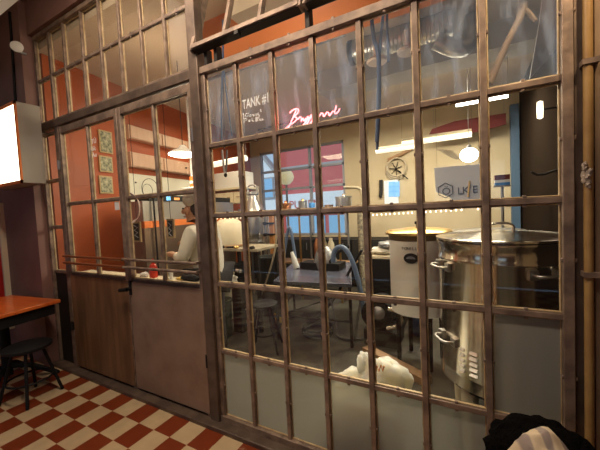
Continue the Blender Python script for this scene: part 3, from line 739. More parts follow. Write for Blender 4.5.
m = MB(); m.blob((0, .275, 1.545), (.016, .026, .026), 0, 1, 1, 12, 8); m.build('nose', M['skin'], ck, True)
for s_ in (-1, 1):
    m = MB(); m.blob((s_ * .035, .25, 1.575), (.013, .010, .009), 0, 1, 1, 10, 8); m.build('eye', M['black'], ck, True)
    m = MB(); m.blob((s_ * .098, .16, 1.55), (.012, .022, .034), 0, 1, 1, 10, 8); m.build('ear', M['skin'], ck, True)
m = MB(); m.blob((0, .255, 1.495), (.03, .008, .008), 0, 1, 1, 12, 8); m.build('mouth', mat('lips', (.4, .13, .1), .5), ck, True)

# ================================================================== BREWERY
# big stainless brew kettle
KC = Vector((.165, .68, 0))
k = thing('brew_kettle', 'big stainless steel brew kettle with louvred base behind the right panes', 'kettle', KC)
r = .352
m = MB(); m.lathe([(r, .40), (r, .46), (r + .003, .47), (r + .003, .48), (r, .49), (r, 1.14), (r + .006, 1.15), (r + .006, 1.165), (r, 1.175), (r, 1.235), (r + .012, 1.25), (r + .012, 1.265), (r - .01, 1.27)], KC, 72); m.build('vessel', M['steel'], k)
m = MB(); m.lathe([(r + .014, 1.272), (r + .014, 1.284), (r - .02, 1.292), (r - .04, 1.286), (.12, 1.31), (.001, 1.315)], KC, 72); q = m.build('lid', M['steel'], k)
m = MB(); m.tube(smooth([KC + Vector((-.07, 0, 1.305)), KC + Vector((-.07, 0, 1.36)), KC + Vector((.07, 0, 1.36)), KC + Vector((.07, 0, 1.305))]), .009, 10); m.build('lid_handle', M['steel'], q)
m = MB(); m.lathe([(r - .03, .37), (r - .03, .40)], KC, 48); m.build('base_ring', M['dark'], k)
for ang in (2.6, 4.0, 5.5, .6):
    c_ = KC + Vector((math.cos(ang) * (r - .07), math.sin(ang) * (r - .07), 0))
    m = MB(); m.lathe([(.035, 0), (.05, .39)], c_, 16); m.build('leg', M['cream'], k)
def khandle(ang, z, wdt, out, name):
    d = Vector((math.cos(ang), math.sin(ang), 0)); t_ = Vector((-d.y, d.x, 0)); c_ = KC + d * r + Vector((0, 0, z))
    m = MB(); m.tube(smooth([c_ - t_ * wdt, c_ - t_ * wdt + d * out, c_ + t_ * wdt + d * out, c_ + t_ * wdt], 2), .009, 10)
    for s in (-1, 1): m.obox(c_ + t_ * wdt * s, (.02, .05, .05), Matrix.Rotation(ang, 3, 'Z'))
    m.build(name, M['brushed'], k)
khandle(math.radians(206), 1.11, .07, .06, 'handle')
khandle(math.radians(212), .66, .07, .06, 'handle')
khandle(math.radians(300), 1.11, .07, .06, 'handle')
for c0 in (232, 243):                               # louvre columns
    m = MB()
    for i in range(5):
        a0 = math.radians(c0 - (3.5 if c0 > 235 else 2)); a1 = math.radians(c0 + (3.5 if c0 > 235 else 2)); z = .50 + i * .032
        P = [KC + Vector((math.cos(a) * rr, math.sin(a) * rr, zz)) for rr, zz in ((r, z), (r + .014, z + .004), (r, z + .02)) for a in (a0, a1)]
        m.add(P, [(0, 1, 3, 2), (2, 3, 5, 4), (0, 2, 4), (1, 5, 3)])
    m.build('louvre_column', M['brushed'], k)
a = math.radians(256); c_ = KC + Vector((math.cos(a) * (r + .004), math.sin(a) * (r + .004), 1.03))
m = MB(); m.obox(c_, (.006, .05, .085), Matrix.Rotation(a, 3, 'Z')); q = m.build('rating_plate', mat('grey_plate', (.22, .22, .25), .5), k)
m = MB(); m.obox(c_ + Vector((math.cos(a), math.sin(a), 0)) * .004 + Vector((0, 0, -.055)), (.004, .055, .025), Matrix.Rotation(a, 3, 'Z')); m.build('plate_label', M['white'], q)

# white cylindrical boilers behind it
def boiler(loc, rad, z0, z1, label, txt, badge):
    b = thing('fermenter', label, 'tank', loc)
    L = Vector(loc)
    m = MB(); m.lathe([(rad, z0), (rad, z1)], L, 56); m.build('shell', mat('white_enamel', (.86, .82, .74), .35), b)
    m = MB(); m.lathe([(rad + .004, z1), (rad + .006, z1 + .05)], L, 56); m.build('rim_band', mat('dark_brass', (.16, .11, .05), .4, .8), b)
    m = MB(); m.lathe([(rad + .03, z1 + .05), (rad + .035, z1 + .07), (rad + .01, z1 + .085), (.1, z1 + .105), (.001, z1 + .11)], L, 56); q = m.build('lid', M['brass'] if badge else M['brushed'], b)
    m = MB(); m.lathe([(.02, z1 + .10), (.015, z1 + .13), (.03, z1 + .14), (.03, z1 + .16), (.001, z1 + .17)], L, 16); m.build('knob', M['black'], q)
    for an in (2.2, 3.6, 5.2, .6):
        m = MB(); m.lathe([(.02, 0), (.025, z0)], L + Vector((math.cos(an), math.sin(an), 0)) * rad * .8, 12); m.build('leg', M['black'], b)
    if badge:
        n = (CP - L); n.z = 0; n.normalize(); n = Matrix.Rotation(math.radians(-14), 3, 'Z') @ n
        c_ = L + n * (rad + .004); u = Vector((0, 0, 1)).cross(n)
        m = MB(); m.prism([c_ + Vector((0, 0, badge)) + u * .062 * math.cos(t) + Vector((0, 0, .045)) * math.sin(t) - n * .01 for t in [2 * PI * i / 28 for i in range(28)]], n * .014); q = m.build('oval_badge', M['black'], b)
        m = MB(); m.prism([c_ + n * .006 + Vector((0, 0, badge)) + u * .04 * math.cos(t) + Vector((0, 0, .024 * math.sin(t) - .004)) for t in [PI * i / 12 for i in range(13)]], n * .004); m.build('emblem', M['dsteel'], q)
        m = MB()
        for i, ch in enumerate(txt):
            a_ = (i - (len(txt) - 1) / 2) * .088; nn = Matrix.Rotation(a_, 3, 'Z') @ n; uu = Vector((0, 0, 1)).cross(nn)
            tm = text_mesh(ch, .036, L + nn * (rad + .003) + Vector((0, 0, badge + .075)) - uu * .012, uu, (0, 0, 1), .001); m.add(tm.v, tm.f)
        m.build('lettering', M['ink'], b)
    return b
boiler((-.43, 1.50, 0), .265, .50, 1.18, 'white enamelled fermenter tank with oval black badge and brass lid', 'PORELLO', 1.03)
boiler((.13, 1.98, 0), .33, .46, 1.13, 'plain white tank half hidden between the badged tank and the steel kettle', '', 0)

# white plastic bag
def bagfn(p):
    if p.z > .12:
        k_ = 1 - (p.z - .12) * .9; p = Vector((p.x * k_, p.y * k_, p.z))
    return p
bg = thing('plastic_bag', 'crumpled white plastic bag standing on the floor behind the glass', 'bag', (-.57, .29, 0))
m = MB(); m.blob((-.60, .25, .20), (.25, .19, .27), .16, 2.2, 11, 48, 32, flat=.74); m.build('sack', M['bag'], bg)
m = MB(); m.blob((-.475, .25, .42), (.155, .12, .15), .20, 1.9, 4, 36, 24); m.build('tied_top', M['bag'], bg)
m = MB(); m.blob((-.60, .25, .50), (.05, .03, .09), .3, 2.3, 8, 20, 14); m.build('tied_ear', M['bag'], bg)
for px, py, Y in ((380, 368, .13), (353, 408, .065)):
    m = MB(); m.tube([at(px + d_, py + e_, Y) for d_, e_ in ((-4, 3), (-3, -3), (-1, 3), (1, -3), (3, 3), (4, -2))], .006, 6); m.build('print', M['redprint'], bg)

# steel table with blue hoses
tz = .70
a0 = atz(273, 281, tz); a1 = atz(352, 284, tz); a2 = atz(351, 262, tz); a3 = atz(291, 264, tz)
tcx = (a0.x + a1.x + a2.x + a3.x) / 4; tcy = (a0.y + a1.y + a2.y + a3.y) / 4
st = thing('steel_table', 'blue grey steel work table standing in the middle of the brewery', 'table', (tcx, tcy, 0))
m = MB(); m.prism([a0, a1, a2, a3], (0, 0, -.04)); m.build('tabletop', M['lavender'], st, bev=.004)
for q in (a0, a1, a2, a3):
    c_ = Vector((tcx, tcy, tz)); q = q + (c_ - q) * .06
    m = MB(); m.tube([(q.x, q.y, 0), (q.x, q.y, tz - .04)], .018, 8); m.build('leg', M['blacksteel'], st)
m = MB()
B = [a + (Vector((tcx, tcy, tz)) - a) * .06 for a in (a0, a1, a2, a3)]
for i in range(4):
    p_, q_ = B[i], B[(i + 1) % 4]; m.tube([(p_.x, p_.y, .28), (q_.x, q_.y, .28)], .012, 8)
m.tube([(B[0].x, B[0].y, .28), (B[1].x, B[1].y, .6)], .008, 6)
m.build('stretcher', M['blacksteel'], st)
# hoses on the table
hs = [[(333, 262), (334, 250), (340, 246), (346, 249), (352, 260), (357, 275), (361, 292), (364, 318)],
      [(283, 263), (286, 240), (289, 224), (292, 235), (296, 262)],
      [(318, 318), (334, 300), (350, 270), (362, 250)]]
labs = ['blue grey hose arching off the right end of the steel table', 'blue grey hose looped up behind the steel table', 'dark hose running slantwise under the steel table']
for pts, lb_, mt, r_, Y in zip(hs, labs, ('bluehose', 'bluehose', 'black'), (.028, .022, .016), (1.75, 2.25, 1.85)):
    m = MB(); m.tube(smooth([at(x, y, Y) for x, y in pts], 3), r_, 10); tag(m.build('hose', M[mt]), lb_, 'hose')
m = MB(); m.tube(smooth([at(x, y, 1.55) for x, y in [(276, 212), (277, 232), (275, 252), (270, 270), (264, 288), (258, 302), (252, 306), (246, 302)]], 3), .012, 8)
tag(m.build('hose', M['hose']), 'pale thin hose hanging down beside the dark tub', 'hose')
m = MB(); m.tube(smooth([at(x, y, 1.45) for x, y in [(243, 285), (244, 300), (245, 307)]], 2), .008, 8)
q = at(245, 309, 1.45); m.blob(q, (.025, .02, .02), .1, 2, 1, 14, 8)
tag(m.build('drain_tube', M['hose']), 'thin tube with pale end hanging by the workbench', 'tube')

# black objects on the table
q = at(325, 250, 2.2)
b = thing('pump', 'dark pump with steel dome on the far edge of the steel table', 'pump', (q.x, q.y, .72))
m = MB(); m.lathe([(.15, .70), (.16, .80), (.12, .93), (.05, 1.0), (.001, 1.0)], (q.x, q.y, 0), 28); m.build('motor_dome', M['dsteel'], b)
m = MB(); m.box(q.x - .32, q.x + .25, q.y - .14, q.y + .1, .70, .79); m.build('base', M['black'], b)
m = MB(); m.tube([(q.x + .1, q.y - .1, .8), (q.x + .25, q.y - .12, .95), (q.x + .38, q.y - .1, 1.02)], .02, 8); m.build('outlet_pipe', M['black'], b)
q = at(293, 252, 2.1)
b = thing('funnel', 'pale plastic bottle leaning on the left end of the steel table', 'bottle', (q.x, q.y, .70))
m = MB(); m.tube([(q.x + .05, q.y, .70), (q.x + .01, q.y, .82), (q.x - .02, q.y, .93)], [.045, .04, .02], 12); m.build('bottle_body', M['white'], b)

# shelf rack with pots
ZS = 1.47
s0 = at(266, 212, 2.95); s1 = at(348, 212, 2.95)
sh = thing('shelf_rack', 'brass posted shelf rack in front of the rear window', 'shelf', ((s0.x + s1.x) / 2, 3.1, 0))
for z in (ZS, .62):
    m = MB(); m.box(s0.x, s1.x, 2.95, 3.35, z - .03, z); m.build('shelf_board', M['wood'] if z < 1 else M['brushed'], sh)
for x in (at(300, 230, 2.95).x, at(339.5, 230, 2.95).x, s0.x + .03):
    m = MB(); m.tube([(x, 2.94, 0), (x, 2.94, ZS + .02)], .018, 10); m.build('post', M['brass'], sh)
    m = MB(); m.tube([(x, 3.34, 0), (x, 3.34, ZS + .02)], .018, 10); m.build('post', M['dsteel'], sh)
def potat(px, w_px, h, prof, mt, nm, lab, cat, Y=3.15, knob=None, group=None):
    q = at(px, 210, Y); rr = w_px / F * 2.9
    b = thing(nm, lab, cat, (q.x, Y, ZS), group=group)
    m = MB(); m.lathe([(r_ * rr, z_ * h) for r_, z_ in prof], (q.x, Y, ZS), 28); m.build('vessel', M[mt], b)
    if knob: m = MB(); m.lathe([(.03, h), (.02, h + .02), (.028, h + .035), (.001, h + .045)], (q.x, Y, ZS), 14); m.build('knob', M[knob], b)
BOWL = [(.55, 0), (.8, .2), (1, .75), (1.05, 1), (.95, .98), (.001, .97)]
POT = [(.95, 0), (1, .1), (1, .9), (1.06, .93), (1.06, 1), (.001, 1.04)]
potat(286, 11, .17, BOWL, 'copper', 'copper_pot', 'round copper pot at the left end of the shelf rack', 'pot', knob='copper')
potat(303, 8, .19, POT, 'brushed', 'jar', 'steel jar with lid on the shelf rack left of the blue can', 'jar', knob='brass')
potat(312, 5.5, .15, [(.95, 0), (1, .05), (1, .92), (.9, 1), (.001, 1)], 'bluecan', 'can', 'bright blue can on the shelf rack', 'can')
potat(329, 8, .10, POT, 'wood', 'bowl', 'small wooden bowl on the shelf rack right of the blue can', 'bowl')
potat(344, 14, .22, POT, 'brushed', 'cooking_pot', 'wide steel cooking pot at the right end of the shelf rack', 'pot', knob='steel')
# low shelf jars
for px, lab in ((317, 'left'), (324, 'middle'), (331, 'right')):
    q = at(px, 245, 3.1); m = MB(); m.lathe([(.05, 0), (.055, .03), (.055, .30), (.03, .36), (.03, .40), (.001, .40)], (q.x, 3.1, .62), 18)
    tag(m.build('bottle', M['copper'] if lab == 'left' else M['cream']), 'tall bottle on the lower board of the shelf rack, %s of three' % lab, 'bottle', 'bottles on the low shelf')
# steel carboy
q = at(253, 205, 2.75)
b = thing('carboy', 'pale steel milk can with narrow neck left of the shelf rack', 'can', (q.x, 2.75, 1.0))
m = MB(); m.lathe([(.17, 1.0), (.19, 1.03), (.19, 1.52), (.17, 1.60), (.09, 1.72), (.085, 1.80), (.11, 1.82), (.11, 1.86), (.001, 1.87)], (q.x, 2.75, 0), 32); m.build('vessel', M['brushed'], b)
m = MB(); m.tube(smooth([(q.x - .09, 2.75, 1.84), (q.x - .1, 2.75, 1.98), (q.x + .1, 2.75, 1.98), (q.x + .09, 2.75, 1.84)]), .012, 8); m.build('handle', M['brushed'], b)
m = MB(); m.box(q.x - .22, q.x + .22, 2.53, 2.94, .96, 1.0)
for x in (-.21, .18):
    for y in (2.55, 2.89): m.box(q.x + x, q.x + x + .03, y, y + .03, 0, .96)
tag(m.build('stand', M['dsteel']), 'steel stand carrying the milk can', 'stand')
# vertical pipes
for px, mt, r_, lab in ((264, 'brushed', .028, 'vertical steel pipe beside the wooden post, leftmost of three'), (267.5, 'brushed', .022, 'vertical steel pipe beside the wooden post, middle of three'), (281, 'brushed', .03, 'vertical steel pipe right of the wooden post')):
    q = at(px, 230, 2.65); m = MB(); m.tube([(q.x, 2.65, 0), (q.x, 2.65, 1.52)], r_, 12); m.lathe([(r_ + .012, 1.0), (r_ + .012, 1.05)], (q.x, 2.65, 0), 12)
    tag(m.build('pipe', M[mt]), lab, 'pipe', 'steel pipes by the wooden post')
q = at(272.5, 230, 2.6); pw_ = thing('wooden_post', 'short brown wooden post with clamps among the steel pipes', 'post', (q.x, 2.6, 0))
m = MB(); m.box(q.x - .04, q.x + .04, 2.56, 2.64, 0, 1.50); m.build('shaft', mat('amber_wood', (.50, .22, .07), .5), pw_, bev=.004)
m = MB()
for z in (1.3, 1.12): m.box(q.x - .10, q.x + .07, 2.52, 2.56, z, z + .03); m.lathe([(.028, 0), (.028, .04)], (q.x - .08, 2.52, z + .015), 10, axis=(0, -1, 0))
m.build('clamp', M['blacksteel'], pw_)

# workbench at left with domed tub
w0 = at(214, 247, 1.45); w1 = at(258, 247, 1.45)
wb = thing('workbench', 'worn beige topped workbench with black frame right of the door post', 'bench', ((w0.x + w1.x) / 2, 1.7, 0))
m = MB(); m.box(w0.x, w1.x, 1.42, 1.95, 1.02, 1.055); m.build('worktop', mat('worn_worktop', (.30, .25, .17), .5, 0, (.42, .36, .26), 8), wb, bev=.004)
for x in (w0.x + .02, w1.x - .06):
    for y in (1.46, 1.88):
        m = MB(); m.box(x, x + .04, y, y + .04, 0, 1.02); m.build('leg', M['blacksteel'], wb)
q = at(230, 246, 1.68)
b = thing('mash_tub', 'cream domed plastic tub upturned on the workbench', 'tub', (q.x, 1.68, 1.055))
m = MB(); m.lathe([(.235, 0), (.24, .03), (.225, .20), (.19, .31), (.12, .37), (.001, .385)], (q.x, 1.68, 1.055), 40); m.build('shell', M['cream'], b)
m = MB(); m.lathe([(.25, 0), (.255, .02), (.24, .03)], (q.x, 1.68, 1.055), 40); m.build('rim', M['wood'], b)
m = MB()
for i, px in enumerate((222, 229, 236, 247, 252)):
    q = at(px, 246, 1.44); mm = MB()
    if i % 2: mm.tube([(q.x - .04, 1.44, 1.066), (q.x + .05, 1.46, 1.07)], .011, 8); mm.lathe([(.02, 0), (.02, .02)], (q.x + .05, 1.46, 1.06), 10)
    else: mm.lathe([(.03, 0), (.034, .02), (.02, .035), (.001, .035)], (q.x, 1.445, 1.055), 14)
    tag(mm.build('fitting', M['blacksteel'] if i != 2 else M['brass']), ['round black fitting at the left end of the workbench edge', 'black valve lying on the workbench edge left of the brass fitting', 'brass fitting on the workbench edge', 'black valve lying on the workbench edge right of the brass fitting', 'round black fitting at the right end of the workbench edge'][i], 'fitting', 'fittings on the workbench')
q = at(222, 275, 1.75); m = MB(); m.lathe([(.17, 0), (.20, .05), (.22, .62), (.235, .64), (.235, .67), (.21, .67), (.2, .6), (.001, .58)], (q.x, 1.72, 0), 36)
b = tag(m.build('bucket', M['cream'],), 'large cream bucket on the floor under the workbench', 'bucket')
q = at(237, 272, 1.4)
b = thing('motor', 'black motor with steel fittings under the workbench', 'motor', (q.x, 1.40, 0))
m = MB(); m.tube([(q.x, 1.33, .78), (q.x, 1.58, .78)], .10, 20); m.build('motor_body', M['black'], b)
m = MB(); m.lathe([(.05, 0), (.055, .02), (.02, .04)], (q.x - .01, 1.33, .78), 16, axis=(0, -1, 0)); m.tube([(q.x + .06, 1.33, .80), (q.x + .14, 1.30, .80)], .025, 10); m.build('fitting', M['steel'], b)
m = MB(); m.box(q.x - .07, q.x + .07, 1.36, 1.56, 0, .70); m.build('stand', M['blacksteel'], b)
q = at(234, 287, 1.3); m = MB(); m.blob((q.x - .02, 1.26, .70), (.10, .07, .07), .3, 2.4, 21, 22, 14)
tag(m.build('rag', M['cotton']), 'white rag bundled on the front of the black motor', 'rag')
q = at(236, 310, 1.5); m = MB(); m.lathe([(.14, 0), (.16, .03), (.17, .42), (.18, .44), (.18, .46), (.15, .46), (.14, .4), (.001, .38)], (q.x + .02, 1.15, 0), 30)
tag(m.build('bucket', mat('dark_green_plastic', (.012, .028, .022), .5)), 'dark green bucket on the floor before the workbench', 'bucket')
q = at(272, 300, 2.15); m = MB(); m.lathe([(.15, 0), (.16, .04), (.18, .80), (.195, .82), (.195, .85), (.17, .85), (.16, .76), (.001, .74)], (q.x, 2.15, 0), 36)
tag(m.build('tub', mat('charcoal_plastic', (.045, .05, .05), .5)), 'tall charcoal plastic tub left of the steel table', 'tub')
# storage shelves with white boxes (behind, left)
s0 = at(214, 190, 2.9); s1 = at(246, 190, 2.9)
sr = thing('storage_shelf', 'cream storage shelves stacked with white boxes behind the workbench', 'shelf', ((s0.x + s1.x) / 2, 3.1, 0))
for z in (1.42, 1.72, 1.98):
    m = MB(); m.box(s0.x, s1.x, 2.85, 3.3, z - .03, z); m.build('shelf_board', M['cream'], sr)
for x in (s0.x, s1.x - .03):
    for y in (2.86, 3.26):
        m = MB(); m.box(x, x + .03, y, y + .03, 0, 2.0); m.build('upright', M['cream'], sr)
z_ = 1.98
m = MB(); m.box(s0.x + .02, s1.x - .10, 2.88, 3.28, z_, z_ + .30); tag(m.build('white_box', M['white'], bev=.01), 'large white box on the top storage shelf', 'box')
n_ = 3; wd = (s1.x - s0.x - .1) / n_
for i in range(n_):
    b = thing('drawer_box', 'cream drawer box on the middle storage shelf, %s of three' % ('left', 'middle', 'right')[i], 'box', (s0.x + .04 + wd * (i + .5), 3.07, 1.72), group='drawer boxes on the storage shelf')
    x0_ = s0.x + .04 + wd * i
    m = MB(); m.box(x0_ + .005, x0_ + wd - .005, 2.88, 3.26, 1.72, 1.90); m.build('box_body', M['cream'], b, bev=.006)
    m = MB(); m.box(x0_ + wd / 2 - .03, x0_ + wd / 2 + .03, 2.86, 2.88, 1.80, 1.815); m.build('handle', M['wood'], b)
for i in range(7):
    x0_ = s0.x + .10 + i * (s1.x - s0.x - .16) / 6.5
    m = MB(); m.lathe([(.028, 0), (.032, .01), (.036, .10 + .03 * (i % 3)), (.03, .10 + .03 * (i % 3)), (.026, .012), (.001, .012)], (x0_, 2.94, 1.42), 14)
    tag(m.build('glass_jar', M['dsteel'] if i % 2 else M['streetwhite']), 'small jar on the lowest storage shelf, %s from the left' % ('first', 'second', 'third', 'fourth', 'fifth', 'sixth', 'seventh')[i], 'jar', 'jars on the storage shelf')
q = at(210, 155, 2.0); q0 = at(212, 165, 2.2); q1 = at(246, 158, 2.2)
m = MB(); m.tube([q0, q1], .045, 12); l_ = thing('strip_light', 'glowing white strip light over the storage shelves', 'lamp', (q0 + q1) / 2)
o_ = m.build('tube', M['tubeglow'], l_)
m = MB()
for q_ in (q0, q1): m.tube([q_, (q_.x, q_.y, CEIL)], .004, 6)
m.build('hanger', M['dsteel'], l_)
# hanging utensils and straps
def hang(name, label, cat, pts, Y, r_, mt, flat=1):
    m = MB(); m.tube(smooth([at(x, y, Y) for x, y in pts], 2), r_, 8, flat=flat); return tag(m.build(name, M[mt]), label, cat)
hang('strap', 'blue strap hanging behind the top left pane, left one', 'strap', [(223, 20), (223, 63), (222, 85), (221, 112), (222, 142)], .35, .008, 'blue_strap')
hang('strap', 'blue strap hanging behind the top left pane, right one', 'strap', [(223.5, 20), (223, 64), (226, 90), (229, 115), (232, 136)], .35, .006, 'blue_strap')
hang('strap', 'long blue strap hanging in front of the ceiling duct, left one', 'strap', [(371, 6), (373, 38), (378, 50), (379, 75), (378, 110), (377, 142)], .9, .016, 'blue_strap')
hang('strap', 'long blue strap hanging in front of the ceiling duct, right one', 'strap', [(384, 6), (381, 36), (379, 60), (380, 100), (377, 150)], .92, .012, 'blue_strap')
hang('strap', 'short blue strap right of the long blue straps', 'strap', [(387, 4), (387, 30), (388, 45), (388.5, 62)], .9, .010, 'blue_strap')
ut = thing('tongs', 'metal tongs with dark tip hanging behind the left pane', 'tongs', at(225, 150, .35))
m = MB(); m.tube([at(222, 150, .35), at(223.5, 165, .35), at(225, 174, .35)], .008, 8); m.build('arm', M['white'], ut)
m = MB(); m.tube([at(227, 150, .36), at(226.5, 165, .36), at(225.6, 174, .36)], .008, 8); m.build('arm', M['dsteel'], ut)
m = MB(); m.blob(at(225.5, 175, .355), (.014, .014, .018), .1, 2, 1, 12, 8); m.tube([at(224.5, 150, .355), at(223.5, 100, .355), at(223, 64, .355)], .003, 6); m.build('tip', M['black'], ut)

# stool in brewery, tripod, floor bits
stool('bar_stool', 'slim black stool standing before the steel table', (-1.98, 1.10, 0), .52, M['black'], .4, .15, 'stool', .22)
q = atz(345, 336, 0); b = thing('trestle', 'dark steel trestle under the right end of the steel table', 'trestle', (q.x, q.y, 0))
for dx in (-.28, .12):
    m = MB(); m.tube([(q.x + dx, q.y, 0), (q.x + dx + .1, q.y, .52)], .014, 8); m.tube([(q.x + dx + .2, q.y, 0), (q.x + dx + .1, q.y, .52)], .014, 8); m.build('leg', M['dsteel'], b)
m = MB(); m.box(q.x - .22, q.x + .26, q.y - .03, q.y + .03, .50, .54); m.build('cross_beam', M['blacksteel'], b)
q = atz(279, 322, 0)
b = thing('valve', 'yellow plastic valve lying on the brewery floor', 'valve', (q.x, q.y, 0))
m = MB(); m.lathe([(.045, 0), (.05, .02), (.045, .06), (.02, .08), (.02, .11), (.001, .11)], (q.x, q.y, 0), 18); m.build('valve_body', M['yellow'], b)
m = MB(); m.tube([(q.x - .07, q.y, .10), (q.x + .07, q.y, .10)], .014, 8); m.build('lever', M['yellow'], b)
q = atz(390, 345, 0)
b = thing('grain_mill', 'black and chrome pump machine on the floor left of the white tank', 'machine', (q.x, q.y, 0))
m = MB(); m.tube([(q.x - .12, q.y - .05, .33), (q.x - .12, q.y + .25, .33)], .17, 24); m.build('housing', M['black'], b)
m = MB(); m.lathe([(.07, 0), (.075, .03), (.05, .06), (.001, .07)], (q.x - .10, q.y - .05, .36), 20, axis=(0, -1, 0)); m.build('front_cap', M['dsteel'], b)
m = MB(); m.tube(smooth([(q.x + .02, q.y - .08, .42), (q.x + .12, q.y - .10, .42), (q.x + .17, q.y - .10, .34), (q.x + .10, q.y - .1, .25), (q.x, q.y - .1, .22)]), .026, 10); m.build('chrome_bend', M['steel'], b)
m = MB(); m.box(q.x - .26, q.x + .10, q.y - .08, q.y + .28, 0, .17); m.build('base', M['dark'], b)
m = MB(); q2 = q + Vector((.27, .42, 0)); m.lathe([(.10, 0), (.12, .02), (.12, .42), (.10, .45), (.04, .46), (.04, .50), (.001, .5)], q2, 24)
tag(m.build('drum', mat('navy_plastic', (.02, .05, .12), .4)), 'dark blue plastic drum behind the black machine', 'drum')
a0_ = atz(366, 347, .05); a1_ = atz(428, 379, .05)
m = MB(); dv = (a1_ - a0_); m.obox((a0_ + a1_) / 2 - Vector((0, 0, .02)), (dv.length, .10, .06), Matrix.Rotation(math.atan2(dv.y, dv.x), 3, 'Z'))
tag(m.build('plank', M['wood']), 'wooden plank lying slantwise on the floor before the tanks', 'plank')
q = atz(318, 333, 0)
m = MB()
for k_ in range(4): m.tube(arc((q.x, q.y, .015 + .022 * k_), .19 - .012 * (k_ % 2), 0, 2 * PI, 28, (1, 0, 0), (0, 1, 0))[:-1], .013, 6, closed=True)
m.tube(smooth([(q.x + .19, q.y, .03), (q.x + .35, q.y - .12, .02), (q.x + .55, q.y - .05, .02), (q.x + .7, q.y + .1, .02)]), .013, 6)
tag(m.build('floor_hose', M['dark']), 'black hose coiled on the brewery floor under the steel table', 'hose')
for i, lab in enumerate(('leftmost', 'second from the left', 'third from the left', 'rightmost')):  # black cabinets added to darken the zone under the window
    x_ = -4.3 + i * .78
    cb_ = thing('base_cabinet', 'black low cabinet added to darken the rear wall below the window, %s of four' % lab, 'cabinet', (x_ + .38, 4.2, 0), group='black cabinets under the rear window')
    m = MB(); m.box(x_, x_ + .76, 3.95, 4.52, .02, .90); m.build('body', M['black'], cb_, bev=.004)
    m = MB(); m.box(x_ + .02, x_ + .74, 3.93, 3.95, .06, .88); q_ = m.build('door', M['dark'], cb_, bev=.004)
    m = MB(); m.tube([(x_ + .62, 3.915, .7), (x_ + .62, 3.915, .84)], .008, 8); m.build('handle', M['dsteel'], q_)
# cabinet with sacks, left of the white tank
q = at(381, 275, 2.3)
b = thing('chest', 'black chest with sacks on it left of the badged tank', 'chest', (q.x, 2.4, 0))
m = MB(); m.box(q.x - .16, q.x + .28, 2.15, 2.7, .02, .86); m.build('body', M['black'], b, bev=.01)
m = MB(); m.box(q.x - .17, q.x + .29, 2.14, 2.71, .86, .90); m.build('lid', M['cream'], b, bev=.008)
for i, (dx, z, s_, lab) in enumerate(((.03, .945, 3, 'pale folded sack lying on the black chest, lower one'), (.09, 1.02, 6, 'grey folded sack on top of the pale sack on the chest'))):
    m = MB(); m.blob((q.x + dx, 2.33, z), (.17 - .05 * i, .15, .045), .25, 2.5, s_, 24, 14); tag(m.build('sack', M['cotton'] if i == 0 else M['dsteel']), lab, 'sack')
# standpipe / rope column on rear wall
q = at(361, 240, 3.6)
m = MB(); m.tube([(q.x, 3.6, 0), (q.x, 3.6, 1.55)], .05, 12)
tag(m.build('column', mat('speckled_column', (.45, .38, .26), .8, 0, (.12, .10, .08), 22)), 'speckled rough column left of the steel mullion by the rear wall', 'column')
m = MB(); m.tube(smooth([at(x, y, 4.53) for x, y in [(344, 187), (350, 187), (358, 187), (362, 190), (362.5, 200), (362, 215)]], 2), .022, 10)
tag(m.build('bent_pipe', M['cream']), 'cream pipe bending down beside the rear window', 'pipe')
# hose coil on rear wall
q = at(396, 169, YB - .02)
cb = thing('hose_coil', 'cream hose coiled in a ring on the beige rear wall', 'hose', (q.x, YB - .02, q.z - .25))
m = MB()
for k_ in range(3): m.tube(arc(q + Vector((.01 * k_, -.02 * k_, .015 * k_)), .20 - .015 * k_, 0, 2 * PI, 32)[:-1], .014, 8, closed=True)
m.build('ring', M['hose'], cb)
m = MB()
for k_ in range(7):
    t_ = k_ * .9 + .3; m.tube([q, q + Vector((math.cos(t_) * .12, -.02, math.sin(t_) * .14))], .008, 6)
m.tube([q, at(408, 179, YB - .08)], .01, 6); m.build('wire', M['black'], cb)
m = MB(); m.tube([at(388, 160, 4.52), at(402, 154, 4.52), at(414, 147, 4.52)], .035, 8); tag(m.build('stick', M['wood']), 'brown stick fixed slantwise above the hose coil', 'stick')
# bracket with dark hanging item left of coil
m = MB(); m.tube([at(381, 180, 4.52), at(381, 190, 4.52), at(380.5, 197, 4.52)], .035, 10); tag(m.build('gauge', M['dark']), 'dark hanging gauge below and left of the hose coil', 'gauge')
# small rear window added for a bright reflection; frame and panes glow
p0 = at(384, 181, YB - .01); p1 = at(399, 210, YB - .01)
w = thing('window_7', 'small white framed window with glowing blue panes, standing in for a reflection', 'window', ((p0.x + p1.x) / 2, YB, p1.z), kind='structure')
m = MB(); m.box(p0.x, p1.x, YB - .03, YB, p1.z, p0.z); m.build('window_frame', mat('glowing_white', (.7, .74, .78), .5, emit=(.8, .9, 1), estr=.25), w)
for i in range(2):
    for j in range(3):
        c_ = at(391.5 + i * 5, 184.5 + j * 4.6, YB - .04); m = MB(); m.box(c_.x - .055, c_.x + .055, YB - .04, YB - .03, c_.z - .055, c_.z + .055)
        m.build('pane', mat('glowing_pane', (.2, .4, .7), .2, emit=(.25, .55, 1), estr=.6) if i + j == 0 else bpy.data.materials['glowing_pane'], w)

